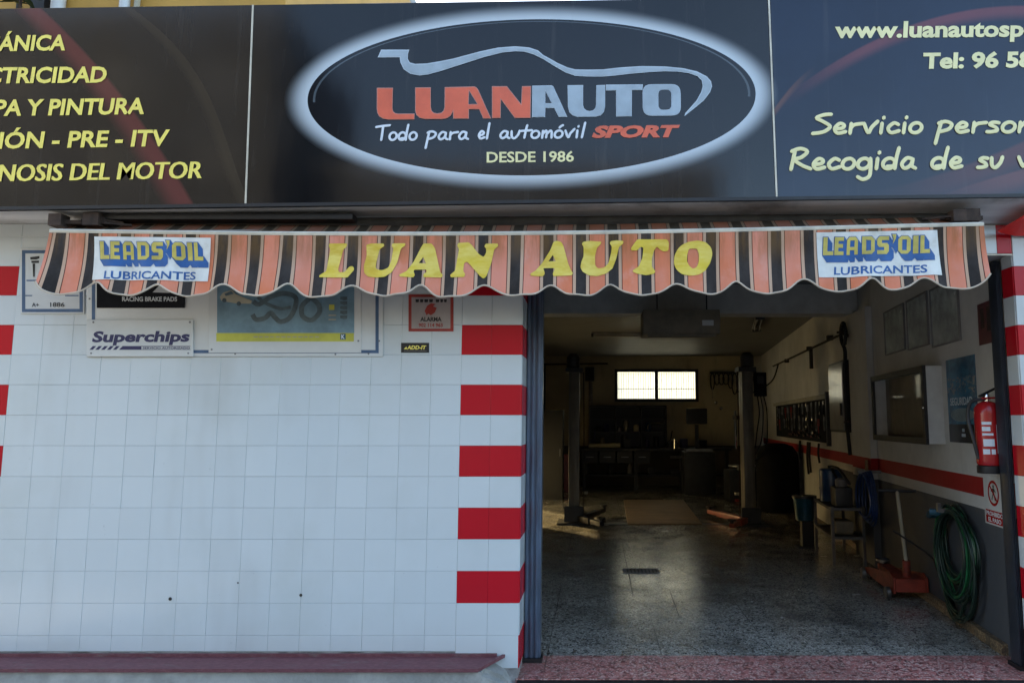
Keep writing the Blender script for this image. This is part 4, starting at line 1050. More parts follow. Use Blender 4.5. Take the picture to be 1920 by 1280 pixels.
# ------------------------------------------------------------------ trolley jack
jk = thing('trolley_jack', 'red trolley jack with an upright handle by the right wall', 'jack', (2.8, 2.4, 0))
def JK(a, b, z):        # along the wall (0 at its wheels end near the door), across, up
    s_ = 1.98+a; return W(s_, .17+b, z)
for sgn in (-1, 1):
    fp = MB(); fp.prism([JK(x, sgn*.135, z) for x, z in ((0,.06),(0,.20),(.10,.23),(.30,.20),(.85,.13),(1.0,.10),(1.0,.06),(.6,.05))], (JK(0,.018*sgn,0)-JK(0,0,0)))
    obj('side_frame', fp, M['jack_red'], jk, smooth=False)
obj('cross_plate', MB().box(.0, .26, -.13, .13, .075, .19, JK), M['jack_red'], jk, smooth=False)
obj('lift_arm', MB().bar(JK(.25, 0, .15), JK(.86, 0, .145), .12, .05), M['jack_red'], jk, smooth=False)
obj('saddle', MB().lathe(JK(.88, 0, .15), [(.03,0),(.03,.03),(.07,.04),(.07,.06),(.05,.05)], 14), M['steel'], jk)
for a in (.06, .93):
    for sgn in (-1, 1):
        obj('wheel', MB().lathe(JK(a, sgn*.19, .056), [(.05,-.02),(.055,-.015),(.055,.015),(.05,.02)], 16, JK(0,1,0)-JK(0,0,0)), M['steel'], jk)
obj('handle_socket', MB().tube([JK(.12, 0, .15), JK(.10, 0, .34)], .036, 12), M['jack_red'], jk)
hb = JK(.10, 0, .30); ht = JK(.22, .02, .96)
obj('handle', MB().tube([hb, ht], .017, 10), M['cream'], jk)
obj('grip', MB().tube([ht-Vector((.16,-.05,-.005)), ht+Vector((.16,-.05,.005))], .015, 10), M['black'], jk)

# ------------------------------------------------------------------ green hose on the wall
hs = thing('garden_hose', 'coiled green and black hose hanging on a hook on the right wall', 'hose', W(1.15, .0, .03))
def coil(sc, zc, rs, rz, ph, off, r, m, n=2, jit=.03):
    pts = []
    N = 30*n
    for i in range(N+1):
        a = ph+2*math.pi*n*i/N; k = 1+jit*math.sin(a*.5+ph*3)
        pts.append(W(sc+rs*k*math.sin(a)+.015*math.sin(a*2+ph), off+.012*math.sin(a*1.7+ph), zc+rz*k*math.cos(a)-.02*math.sin(ph*5)))
    return obj('hose_loop', MB().tube(pts, r, 7), m, hs)
for q in range(12):
    k = random.uniform(.86, 1.08); w = random.uniform(.75, 1.1)
    lowz = random.choice([.03,.08,.2,.28,.36])+random.uniform(0,.06); topz = .93-random.uniform(0, .06)
    coil(1.16+random.uniform(-.16,.08), (lowz+topz)/2, .34*w, (topz-lowz)/2, random.uniform(0, 6), .035+.011*q*.6, .0088, M['green_hose'] if q in (2, 5, 9) else M['dark_hose'], 2, .035)
obj('wall_hook', MB().bar(W(1.2,0,.9), W(1.2,.16,.9), .03).bar(W(1.2,.16,.89), W(1.2,.16,.96), .03), M['steel'], hs)
obj('hose_binding', MB().tube([W(1.32,.02,.86),W(1.36,.17,.87),W(1.44,.16,.84),W(1.46,.02,.84)], .03, 8), M['teal_plastic'], hs)
tag(obj('power_cable', MB().tube(spline([W(2.0,.30,.62),W(1.9,.02,.42),W(1.7,.02,.32),W(1.45,.02,.30),W(1.35,.04,.33)],6), .009, 6), M['black']), 'thin black cable hanging along the grey dado behind the jack handle', 'cable')

# ------------------------------------------------------------------ fire extinguisher and no entry sign
ES = .345
ex = thing('fire_extinguisher', 'red fire extinguisher with black hose hung on the wall by the jamb', 'extinguisher', W(ES, .10, 1.24))
c0 = W(ES, .089, 0)
M['ext_red'] = mat('ext_red', (.42,.014,.016), .22, 0, .15)
obj('cylinder', MB().lathe((c0.x,c0.y,1.315), [(.076,0),(.085,.012),(.087,.03),(.087,.36),(.085,.40),(.06,.435),(.03,.45)], 24), M['ext_red'], ex)
obj('foot_ring', MB().lathe((c0.x,c0.y,1.26), [(.085,0),(.087,.005),(.087,.05),(.08,.056)], 24), M['black'], ex)
obj('valve', MB().lathe((c0.x,c0.y,1.75), [(.026,0),(.026,.05),(.018,.07)], 12), M['chrome'], ex)
obj('lever', MB().bar((c0.x-.06,c0.y-.02,1.80), (c0.x+.075,c0.y+.0,1.86), .022, .012), M['black'], ex)
obj('handle', MB().bar((c0.x-.045,c0.y-.02,1.785), (c0.x+.09,c0.y-.01,1.79), .022, .012), M['ext_red'], ex)
obj('hose', MB().tube(spline([(c0.x-.02,c0.y-.02,1.78),(c0.x-.10,c0.y+.02,1.76),(c0.x-.125,c0.y+.03,1.65),(c0.x-.11,c0.y,1.5),(c0.x-.086,c0.y-.01,1.36)],6), .012, 8), M['black'], ex)
lb = MB()
def CY(a, z, rr=.0885): return Vector((c0.x+rr*math.sin(a), c0.y-rr*math.cos(a), z))
for a0, z0, a1, z1 in ((-.95,1.62,-.25,1.60),(-.95,1.585,-.35,1.555),(-.95,1.54,-.15,1.525),(-.9,1.50,-.1,1.45),(-.95,1.43,-.45,1.395),(-.35,1.43,-.05,1.395),(.1,1.60,.20,1.40),(.2,1.43,.55,1.40)):
    for k in range(4):
        a, b = a0+(a1-a0)*k/4, a0+(a1-a0)*(k+1)/4
        lb.poly([CY(a,z1),CY(b,z1),CY(b,z0),CY(a,z0)])
obj('label_print', lb, M['white_print'], ex, recalc=False)
obj('wall_bracket', MB().wbox(ES-.03, ES+.03, .001, .03, 1.55, 1.72), M['steel'], ex)
def wplate(mb, s0, s1, z0, z1, o0, o1): return mb.wbox(s0, s1, o0, o1, z0, z1)
NS0, NS1, NZ0, NZ1 = .36, .69, .875, 1.225
ns = thing('no_entry_sign', 'white no entry sign with a red barred circle below the fire extinguisher', 'sign', W(.33, 0, NZ0))
obj('sign_plate', MB().wbox(NS0, NS1, .001, .006, NZ0, NZ1), M['white_paint'], ns, smooth=False)
def WT(off): return lambda u, v, y: W(u, off+y, -v)
def wshape(mb, loops, off): put_shape(mb, [[(x, -z) for x, z in lp] for lp in loops], lambda u, v, y: W(u, off, -v), 0)
circ = lambda cx, cz, r, n=28: [(cx+r*math.cos(2*math.pi*i/n), cz+r*math.sin(2*math.pi*i/n)) for i in range(n)]
cx, cz = (NS0+NS1)/2, 1.105
t = MB(); wshape(t, [circ(cx,cz,.092), circ(cx,cz,.072)], .0072); wshape(t, [[(cx-.06,cz-.046),(cx-.048,cz-.058),(cx+.06,cz+.046),(cx+.048,cz+.058)]], .0084); wshape(t, [[(NS0+.02,NZ0+.012),(NS1-.02,NZ0+.012),(NS1-.02,NZ0+.105),(NS0+.02,NZ0+.105)]], .0072)
obj('red_print', t, M['ext_red'], ns, recalc=False)
mn = MB()   # walking figure, mirrored because the wall's s runs away from the door
wshape(mn, [circ(cx-.004,cz+.048,.012,12)], .0078); wshape(mn, [[(cx-.016,cz+.034),(cx+.014,cz+.034),(cx+.012,cz-.008),(cx-.014,cz-.008)]], .0078)
for q in ([(cx-.014,cz-.006),(cx-.002,cz-.006),(cx-.022,cz-.054),(cx-.034,cz-.050)], [(cx,cz-.006),(cx+.012,cz-.006),(cx+.034,cz-.046),(cx+.022,cz-.054)], [(cx-.016,cz+.034),(cx-.012,cz+.022),(cx-.038,cz+.002),(cx-.042,cz+.012)], [(cx+.014,cz+.034),(cx+.012,cz+.022),(cx+.036,cz+.006),(cx+.040,cz+.016)]): wshape(mn, [q], .0078)
obj('figure_print', mn, M['black'], ns, recalc=False)
def wtext(mb, s_, sa, sb, z, cap, off, bold=.03):
    """text on the right wall: reads from the inside (large s) towards the door (small s)"""
    me = text_mesh(s_, bold); a, b, _, _ = bounds(me); cp_ = bounds(text_mesh('E', bold))[3]
    mb.add_mesh(me, lambda co: W(sa+(sb-sa)*(co.x-a)/(b-a), off, z+cap*co.y/cp_))
t = MB(); wtext(t, 'PROHIBIDO', NS1-.03, NS0+.03, NZ0+.065, .03, .0082); wtext(t, 'EL PASO', NS1-.06, NS0+.06, NZ0+.022, .03, .0082)
obj('lettering', t, M['white_print'], ns, recalc=False)

# ------------------------------------------------------------------ posters, pictures, case on the right wall
sp = thing('safety_poster', 'tall dark blue safety poster on the right wall beside the extinguisher', 'poster', W(1.0, 0, 1.45))
s = NT('poster_photo'); p = wpos(s); x, y, z = s.xyz(p); n = s.noise(7, 6, .65, p); n2 = s.noise(22, 4, .6, p, (1, 1, 2))
c = s.mix(s.step(n, .35, .65), (.015,.075,.15), (.04,.18,.29)); c = s.mix(s.math('MULTIPLY', s.step(n2, .5, .62), s.math('MULTIPLY', s.math('LESS_THAN', z, 1.98), s.math('GREATER_THAN', z, 1.84))), c, (.16,.20,.21)); c = s.mix(s.math('LESS_THAN', z, 1.60), c, (.008,.012,.018))
s.set(color=c, rough=.25); M['poster_photo'] = s.m
obj('paper', MB().wbox(.72, 1.31, .001, .004, 1.452, 2.135), M['poster_photo'], sp, smooth=False)
t = MB(); wtext(t, 'SEGURIDAD', 1.25, .80, 1.755, .06, .0055, .02)
obj('lettering', t, M['silver_edge'], sp, recalc=False)
t = MB(); wshape(t, [[(1.02+.24*math.cos(a*.3142), 1.675+.055*math.sin(a*.3142)) for a in range(20)]], .0052); obj('printed_oval', t, M['poster_mid'], sp, recalc=False)
t = MB(); wshape(t, [[(.97,1.50),(1.05,1.50),(1.05,1.525),(.97,1.525)]], .0052); wshape(t, [[(.985,1.54),(1.035,1.54),(1.035,1.565),(.985,1.565)]], .0052); obj('printed_badge', t, M['silver_print'], sp, recalc=False)
rp = thing('red_poster', 'small dark red poster high on the right wall near the jamb', 'poster', W(.5, 0, 2.2))
obj('paper', MB().wbox(.36, .62, .001, .004, 2.19, 2.50), M['dull_red'], rp, smooth=False)
t = MB(); wshape(t, [[(.40,2.28),(.47,2.28),(.46,2.46),(.41,2.46)]], .0052); wshape(t, [[(.51,2.31),(.57,2.31),(.565,2.46),(.515,2.46)]], .0052); obj('printed_figures', t, M['rust'], rp, recalc=False)
for s0, s1, z0, z1, lab in ((2.33,3.0,2.33,2.80,'dim framed sheet, innermost of three in a row high on the right wall'), (1.66,2.24,2.31,2.80,'dim framed sheet in the middle of three in a row high on the right wall'), (.95,1.58,2.27,2.79,'dim framed sheet nearest the door of three in a row high on the right wall')):
    f = thing('framed_sheet', lab, 'picture', W((s0+s1)/2, 0, z0), 'framed sheets in a row on the right wall')
    M.setdefault('sheet_green', mat('sheet_green', (.46,.49,.45), .25, 0, .35, 6))
    obj('sheet', MB().wbox(s0+.015, s1-.015, .001, .010, z0+.015, z1-.015), M['sheet_green'], f, smooth=False)
    fr = MB()
    for a in ((s0,s1,z0,z0+.014),(s0,s1,z1-.014,z1),(s0,s0+.014,z0+.0145,z1-.0145),(s1-.014,s1,z0+.0145,z1-.0145)): fr.wbox(a[0],a[1],.001,.018,a[2],a[3])
    obj('frame', fr, M['grey_paint'], f, smooth=False)
cs_ = thing('display_case', 'white wall display case with a black framed glass front', 'display case', W(2.2, 0, 1.42))
c0s, c1s, cz0, cz1, cd = 1.42, 3.06, 1.43, 2.10, .15
bx_ = MB().wbox(c0s, c1s, .001, .012, cz0, cz1)
for a in ((c0s,c0s+.03,cz0,cz1),(c1s-.03,c1s,cz0,cz1)): bx_.wbox(a[0],a[1],.0125,cd-.016,a[2],a[3])
for a in ((cz0,cz0+.03),(cz1-.03,cz1)): bx_.wbox(c0s+.031,c1s-.031,.0125,cd-.016,a[0],a[1])
obj('cabinet', bx_, M['white_paint'], cs_, smooth=False)
obj('back_board', MB().wbox(c0s+.032, c1s-.032, .0128, .018, cz0+.032, cz1-.032), M['brown_box'], cs_, smooth=False)
fr = MB()
for a in ((c0s-.005,c1s+.005,cz0-.005,cz0+.05),(c0s-.005,c1s+.005,cz1-.05,cz1+.005),(c0s-.005,c0s+.05,cz0+.0505,cz1-.0505),(c1s-.05,c1s+.005,cz0+.0505,cz1-.0505)): fr.wbox(a[0],a[1],cd-.015,cd+.012,a[2],a[3])
obj('door_frame', fr, M['black'], cs_, smooth=False)
s = NT('case_glass'); gl_ = s.n('ShaderNodeBsdfGlossy'); gl_.inputs['Roughness'].default_value = .04; tp_ = s.n('ShaderNodeBsdfTransparent'); mx = s.n('ShaderNodeMixShader'); mx.inputs[0].default_value = .12
s.t.links.new(tp_.outputs[0], mx.inputs[1]); s.t.links.new(gl_.outputs[0], mx.inputs[2]); s.t.links.new(mx.outputs[0], s.out.inputs[0]); M['glass'] = s.m
gp = MB(); gp.poly([W(c0s+.032,cd-.018,cz0+.032),W(c1s-.032,.058,cz0+.032),W(c1s-.032,.058,cz1-.032),W(c0s+.032,cd-.018,cz1-.032)]); obj('glass_pane', gp, M['glass'], cs_)
obj('lock', MB().lathe(W(c0s+.025, cd+.012, 1.74), [(.012,0),(.010,.008)], 10, W(0,1,0)-W(0,0,0)), M['chrome'], cs_)
# cabinet door beyond the pier
ec = thing('wall_cabinet', 'tall narrow pale metal cabinet on the right wall beyond the pier', 'cabinet', W(5, 0, 1.5))
M['gloss_white'] = mat('gloss_white', (.46,.45,.42), .16, 0, .1)
obj('body', MB().wbox(4.58, 5.46, .001, .10, 1.48, 2.42), M['dark_paint'], ec, smooth=False); obj('door', MB().wbox(4.61, 5.43, .1005, .115, 1.51, 2.39).bevel(.003,1), M['gloss_white'], ec); obj('handle', MB().wbox(4.66, 4.69, .1155, .14, 1.70, 1.86), M['black'], ec)
# air hose bracket, pipe and cable at the pier
ah = thing('air_hose', 'black air hose looped on a hook and hanging down the pier edge', 'hose', W(4.45, .1, 1.2))
hp = [W(4.42,.10,2.62)] + [W(4.42+.13*math.sin(a), .12, 2.74+.14*math.cos(a)) for a in [math.pi+.3+2*math.pi*i/16 for i in range(15)]] + [W(4.40,.11,2.5), W(4.44,.12,2.2), W(4.42,.11,1.9), W(4.45,.11,1.6), W(4.41,.11,1.45), W(4.43,.09,1.2)]
obj('hose_loop', MB().tube(spline(hp, 4), .024, 8), M['rubber'], ah); obj('hook', MB().bar(W(4.42,.0,2.76), W(4.42,.20,2.76), .03).bar(W(4.30,.10,2.70), W(4.62,.10,2.80), .035), M['rust'], ah)
obj('tap', MB().bar(W(4.36,.1,1.62), W(4.62,.1,1.61), .025), M['rust'], ah)
cd_ = thing('wall_conduit', 'dark pipe running along the upper right wall past the lift post', 'pipe', W(8, 0, 2.6))
obj('pipe', MB().tube([W(4.4,.05,2.78), W(8.0,.05,2.82), W(11.5,.05,2.86)], .018, 8), M['grime'], cd_)
for q in (5.6, 7.2, 9.6): obj('clip', MB().wbox(q-.04, q+.04, .001, .08, 2.79, 2.86), M['grime'], cd_)
obj('drop_pipe', MB().bar(W(7.0,.05,2.8), W(7.0,.05,2.48), .05), M['grime'], cd_)
tag(obj('hanging_cable', MB().tube(spline([W(10.6,.06,2.85),W(10.4,.25,2.45),W(10.0,.75,2.2),(2.62,6.9,2.42)],8), .016, 6), M['rubber']), 'black cable curving from the wall pipe to the right lift post', 'cable')
# air line, lower part
# ------------------------------------------------------------------ tool board with hanging tools
tb = thing('tool_board', 'black tool board crowded with hanging tools on the right wall behind the lift', 'tool board', W(8, 0, 1.32))
obj('board', MB().wbox(6.0, 11.4, .001, .03, 1.30, 2.03), M['matt_black'], tb, smooth=False)
obj('light_rail', MB().wbox(6.0, 11.5, .0305, .07, 1.96, 2.02), M['cream'], tb, smooth=False); obj('side_strip', MB().wbox(5.92, 5.99, .001, .06, 1.26, 2.06), M['dark_paint'], tb, smooth=False)
def spanner(s_, z, L, m):
    mb = MB(); mb.bar(W(s_, .045, z), W(s_+random.uniform(-.02,.02), .045, z-L), .025, .012)
    mb.lathe(W(s_, .038, z), [(.03,0),(.035,.004),(.035,.014),(.03,.018)], 10, W(0,1,0)-W(0,0,0)); mb.lathe(W(s_, .038, z-L), [(.025,0),(.03,.004),(.03,.014),(.025,.018)], 8, W(0,1,0)-W(0,0,0))
    return mb
for r_, z in enumerate((1.90, 1.66)):
    for q in range(17):
        s_ = 6.2+q*.30+random.uniform(-.07,.07); k = random.random()
        if k < .5: obj('spanner', spanner(s_, z, random.uniform(.10,.22), None), M['chrome'] if random.random() < .45 else M['steel'], tb)
        elif k < .8:
            mb = MB(); mb.tube([W(s_,.06,z), W(s_,.06,z-.11)], .02, 8); mb.tube([W(s_,.06,z-.11), W(s_,.06,z-.22)], .008, 6); obj('screwdriver', mb, random.choice([M['dark_paint'], M['red_paint'], M['steel'], M['black']]), tb)
        else:
            mb = MB(); mb.bar(W(s_,.06,z), W(s_,.06,z-.22), .03); mb.bar(W(s_-.07,.06,z), W(s_+.07,.06,z), .04); obj('hammer', mb, M['dark_paint'], tb)
for q in range(14): obj('socket', MB().lathe(W(6.5+q*.22+random.uniform(-.05,.05), .03, 1.42+random.uniform(-.05,.06)), [(.02,0),(.024,.01),(.024,.05),(.014,.052)], 8, W(0,1,0)-W(0,0,0)), M['chrome'], tb)
for s_, z0, z1 in ((7.35,1.28,.78),(7.55,1.28,.74),(8.3,1.28,.95),(6.6,1.28,.98)):
    obj('hanging_strap', MB().tube(spline([W(s_,.05,z0),W(s_+.03,.06,(z0+z1)/2),W(s_,.05,z1)],4), .018, 6), M['rubber'], tb)

# ------------------------------------------------------------------ blue bin, workshop cart, hoses on the wall
bn = thing('blue_bin', 'glossy blue bin standing on a post near the right wall', 'bin', (2.66, 4.75, 0))
c = W(4.75, .62, 0)
obj('tub', MB().lathe((c.x,c.y,.34), [(.10,0),(.115,.01),(.145,.30),(.15,.31),(.13,.305),(.10,.05)], 20), M['teal_plastic'], bn)
obj('rim', MB().lathe((c.x,c.y,.63), [(.135,0),(.158,.0),(.158,.03),(.135,.03)], 20), M['dark_paint'], bn)
obj('stand_post', MB().box(c.x-.05, c.x+.10, c.y-.05, c.y+.05, .02, .338), M['black'], bn, smooth=False); obj('stand_foot', MB().box(c.x-.12, c.x+.14, c.y-.10, c.y+.10, .0015, .02), M['dark_paint'], bn, smooth=False)
M['cart_grey'] = mat('cart_grey', (.10,.10,.10), .5, .1, .4)
wc = thing('workshop_cart', 'grey tube frame cart with two shelves by the right wall', 'cart', W(4.0, .4, 0))
ca, cb, co0, co1 = 3.55, 4.55, .18, .52
for a in (ca, cb):
    for o_ in (co0, co1): obj('leg', MB().bar(W(a,o_,.0015), W(a,o_,.66), .032), M['cart_grey'], wc, smooth=False)
for z in (.30, .62):
    obj('shelf', MB().wbox(ca+.02, cb-.02, co0+.02, co1-.02, z, z+.015), M['dark_paint'], wc, smooth=False)
    rl = MB()
    for a, b in ((W(ca+.018,co1,z+.01),W(cb-.018,co1,z+.01)),(W(ca+.018,co0,z+.01),W(cb-.018,co0,z+.01)),(W(ca,co0+.018,z+.01),W(ca,co1-.018,z+.01)),(W(cb,co0+.018,z+.01),W(cb,co1-.018,z+.01))): rl.bar(a, b, .03)
    obj('shelf_rail', rl, M['cart_grey'], wc, smooth=False)
tag(obj('oil_can', MB().box(3.75, 4.05, .24, .44, .317, .47, W).bevel(.02), M['brown_box']), 'small brown box on the lower shelf of the cart', 'box')
dr = thing('blue_drum', 'dark blue plastic drum standing on top of the cart', 'drum', W(4.32, .36, .636))
c = W(4.30, .36, 0); obj('drum_body', MB().lathe((c.x,c.y,.637), [(.13,0),(.145,.015),(.145,.14),(.150,.15),(.150,.17),(.145,.18),(.145,.38),(.13,.40),(.05,.405)], 22), M['blue_plastic'], dr); obj('cap', MB().lathe((c.x,c.y,1.043), [(.04,0),(.04,.03),(.03,.035)], 12), M['black'], dr)
pm = thing('air_pump', 'small grey pump with a loop of cable on top of the cart', 'pump', W(3.8, .36, .636))
obj('pump_body', MB().box(3.68, 3.95, .25, .45, .636, .86, W).bevel(.02), M['dark_paint'], pm); obj('pump_head', MB().lathe(W(3.81,.35,.861), [(.06,0),(.07,.02),(.07,.08),(.04,.1)], 14), M['grey_paint'], pm)
obj('pump_hose', MB().tube(spline([W(4.0,.36,.95),W(3.95,.42,1.06),W(3.75,.40,1.08),W(3.62,.36,1.0),W(3.6,.3,.9)],6), .016, 8), M['black'], pm)
bh = thing('blue_air_hose', 'loops of blue air hose hanging on the pier beside the cart', 'hose', W(3.6, .1, .4))
for q in range(4): 
    rs, rz = .22+.03*q, .30-.02*q
    pts = [W(3.42+rs*math.sin(2*math.pi*i/28)*(1-.25*math.cos(2*math.pi*i/28)), .12+.028*q, .77+.012*q+rz*math.cos(2*math.pi*i/28)) for i in range(28)]
    obj('hose_loop', MB().tube(pts, .013, 8, closed=True), M['blue_hose'], bh)
obj('wall_hook', MB().bar(W(3.42,.0,1.06), W(3.42,.25,1.06), .03), M['steel'], bh)
tag(obj('brush_handle', MB().tube([W(3.62,.10,.98), W(3.62,.10,1.18)], .02, 8), M['wood']), 'short wooden handle sticking up at the pier over the blue hose', 'handle')
# dark drum with rounded top beyond the post
tag(obj('waste_drum', MB().lathe(tuple(W(8.6,.42,.0015)), [(.36,0),(.38,.03),(.38,.92),(.36,1.06),(.28,1.17),(.14,1.22)], 24), M['matt_black']), 'big black round topped waste drum behind the right lift post', 'drum')

# ------------------------------------------------------------------ ceiling: heater box, strip lights
hb_ = thing('hanging_heater', 'brownish box unit hanging on two rods from the garage ceiling', 'heater', (.9, 3.4, 2.62))
p0, p1 = atY(1206,626,3.3), atY(1350,580,3.3)
obj('casing', MB().box(p0.x, p1.x, 3.3, 3.72, p0.z, p1.z).bevel(.01), M['brown_box'], hb_)
for u in (1232, 1325): a = atY(u,575,3.5); obj('rod', MB().tube([(a.x,3.5,p1.z-.005),(a.x,3.5,3.329)], .008, 6), M['black'], hb_)
a, b = atY(1317,610,3.29), atY(1338,600,3.29); obj('maker_label', MB().box(a.x, b.x, 3.288, 3.299, a.z, b.z), M['white_board'], hb_, smooth=False)
obj('lower_lip', MB().box(p0.x+.05, p1.x-.05, 3.285, 3.31, p0.z-.04, p0.z-.001), M['brown_box'], hb_, smooth=False)
def strip_light(lab, a, b):
    t = thing('strip_light', lab, 'ceiling light', ((a[0]+b[0])/2, (a[1]+b[1])/2, 3.25), 'unlit strip lights on the garage ceiling')
    a, b = Vector(a), Vector(b)
    obj('housing', MB().bar(a+Vector((0,0,.03)), b+Vector((0,0,.03)), .14, .045), M['grey_paint'], t, smooth=False)
    d = (b-a).normalized(); n = Vector((-d.y, d.x, 0))
    for k in (-1, 1): obj('tube', MB().tube([a+d*.05+n*.04*k-Vector((0,0,.016)), b-d*.05+n*.04*k-Vector((0,0,.016))], .014, 8), M['grey_paint'], t)
    for e in (a, b): obj('end_cap', MB().bar(e-d*.01-Vector((0,0,.012)), e+d*.03-Vector((0,0,.012)), .15, .06), M['dark_paint'], t, smooth=False)
strip_light('unlit strip light crossing the ceiling left of the hanging heater', (-.05, 9.0, 3.28), (1.30, 9.0, 3.28))
strip_light('unlit strip light running inwards on the ceiling near the right wall', (2.65, 6.6, 3.28), (2.95, 8.2, 3.28))

# ------------------------------------------------------------------ back of the garage
wbk = thing('workbench', 'long dark workbench along the back wall under the window', 'workbench', (1.2, 13.2, 0))
obj('bench_top', MB().box(-.35, 3.3, 12.7, 13.7, .92, .98), M['dark_paint'], wbk, smooth=False)
for x in (-.25, 1.0, 2.1, 3.2): obj('leg', MB().box(x-.04, x+.04, 12.78, 12.86, .0015, .919), M['black'], wbk, smooth=False)
obj('lower_shelf', MB().box(-.3, 3.25, 12.9, 13.65, .30, .34), M['black'], wbk, smooth=False)
for q in range(4):
    dw = obj('drawer', MB().box(-.30+q*.42, .08+q*.42, 12.72, 13.3, .62, .915).bevel(.006,1), M['black'], wbk); obj('drawer_handle', MB().box(-.2+q*.42, -.02+q*.42, 12.70, 12.72, .76, .78), M['steel'], dw)
tc = thing('tool_cupboard', 'wide dark open tool cupboard standing on the workbench under the window', 'cupboard', (.85, 13.4, .98))
cx0, cx1, ct = -.12, 1.80, 2.02
obj('back_panel', MB().box(cx0, cx1, 13.62, 13.65, .981, ct), M['black'], tc, smooth=False)
for x in (cx0, .52, 1.16, cx1-.03): obj('side_panel', MB().box(x, x+.03, 13.25, 13.619, .981, ct-.031), M['dark_paint'], tc, smooth=False)
for z in (1.34, 1.68, ct-.03): obj('shelf', MB().box(cx0, cx1, 13.24, 13.619, z, z+.029), M['dark_paint'], tc, smooth=False)
for x, z0, z1, m, lab in ((.62,1.37,1.50,'steel','short steel tin beside the left divider in the tool cupboard'),(.80,1.37,1.65,'grey_paint','tall grey tin in the middle bay of the tool cupboard'),(1.05,1.37,1.54,'cream','cream tin right of the tall grey tin in the tool cupboard'),(.10,1.37,1.5,'dark_paint','dark tin in the left bay of the tool cupboard'),(.3,1.37,1.56,'navy','navy tin in the left bay of the tool cupboard'),(1.35,1.37,1.6,'blue_plastic','dark blue tin in the right bay of the tool cupboard'),(1.55,1.011,1.25,'dark_paint','dark tin at the foot of the tool cupboard, right bay'),(.2,1.011,1.22,'brown_box','brown tin at the foot of the tool cupboard, left bay'),(.75,1.011,1.3,'grey_paint','grey tin at the foot of the tool cupboard, middle bay')):
    tag(obj('tin', MB().lathe((x,13.42,z0), [(.06,0),(.07,.01),(.07,(z1-z0)*.8),(.05,(z1-z0)*.95),(.03,z1-z0)], 12), M[m]), lab, 'tin', 'tins in the tool cupboard')
tag(obj('rolled_paper', MB().tube([(-.14,12.74,1.04),(.62,12.74,1.05)], .055, 12), M['cream']), 'pale paper roll lying along the front of the workbench', 'roll')
tag(obj('bent_pipe', MB().tube([(1.30,12.95,1.42),(1.32,12.95,1.54),(1.38,12.95,1.57),(1.72,12.95,1.57)], .018, 8), M['chrome']), 'shiny bent pipe standing over the workbench', 'pipe')
ORD = 'first second third fourth fifth sixth seventh'.split()
for where, z, n in (('bench top', .981, 7), ('lower shelf of the bench', .341, 6)):
    for q in range(n):
        x = -.12+q*(3.2/n)+random.uniform(-.08,.08); y = random.uniform(12.97, 13.15); mb = MB(); k = random.random()
        if k < .4: w = 'box'; mb.box(x-.09, x+.09, y-.06, y+.08, z, z+random.uniform(.08,.26)).bevel(.008)
        elif k < .75: w = 'can'; mb.lathe((x,y,z), [(.05,0),(.055,.01),(.055,.16),(.03,.2),(.02,.26)], 12)
        else: w = 'bent rod'; mb.tube([(x,y,z+.02),(x+.05,y,z+.10),(x+.16,y+.02,z+.20),(x+.2,y,z+.42)], .014, 6)
        mn_ = random.choice([('matt_black','black'),('dark_paint','dark grey'),('steel','steel'),('grey_paint','grey'),('navy','navy'),('dull_red','dull red')])
        tag(obj('bench_'+w.replace(' ','_'), mb, M[mn_[0]]), f'dim {mn_[1]} {w}, {ORD[q]} from the left on the {where}', w, 'clutter on the workbench')
vs = thing('bench_vise', 'dark bench vise at the right end of the workbench', 'vise', (1.9, 12.8, .98))
obj('vise_body', MB().box(1.8, 2.02, 12.72, 12.98, .981, 1.12).box(1.84, 1.98, 12.60, 12.72, 1.05, 1.16), M['dark_paint'], vs); obj('vise_handle', MB().tube([(1.91,12.56,.98),(1.91,12.56,1.2)], .012, 8), M['chrome'], vs)
wbal = thing('wheel_balancer', 'dark wheel balancing machine with a square screen at the back', 'machine', (2.35, 11.6, 0))
obj('cabinet', MB().box(2.0, 2.7, 11.4, 12.0, .0015, .95).bevel(.03), M['dark_paint'], wbal); obj('screen_mast', MB().box(2.32, 2.40, 11.9, 11.98, .951, 1.55), M['black'], wbal); obj('screen', MB().box(2.12, 2.60, 11.88, 11.96, 1.56, 1.92).bevel(.02), M['black'], wbal)
obj('shaft', MB().tube([(2.0,11.65,.82),(1.72,11.65,.82)], .03, 10), M['steel'], wbal); obj('weight_tray', MB().box(2.05, 2.65, 11.45, 11.85, .952, 1.0), M['steel'], wbal)
tcm = thing('tyre_changer', 'tyre changing machine with an upright arm beside the right lift post at the back', 'machine', (3.05, 10.4, 0))
obj('cabinet', MB().box(2.75, 3.4, 10.1, 10.8, .0015, .62).bevel(.03), M['dark_paint'], tcm); obj('turntable', MB().lathe((3.07,10.4,.621), [(.10,0),(.10,.06),(.28,.07),(.28,.10)], 20), M['steel'], tcm)
obj('column', MB().box(3.22, 3.36, 10.85, 11.0, .0015, 1.75), M['dark_paint'], tcm); obj('arm', MB().bar((3.29,10.92,1.70),(2.95,10.45,1.70), .09), M['dark_paint'], tcm); obj('spindle', MB().tube([(2.97,10.47,1.85),(2.97,10.47,1.05)], .025, 8), M['chrome'], tcm); obj('pedal', MB().box(2.85, 2.93, 9.95, 10.1, .02, .06), M['red_paint'], tcm)
lk = thing('metal_locker', 'dark metal locker with two doors behind the left lift post', 'locker', (-1.1, 10.6, 0))
obj('locker_body', MB().box(-1.58, -.66, 10.4, 11.0, .0015, 1.86), M['dark_paint'], lk, smooth=False)
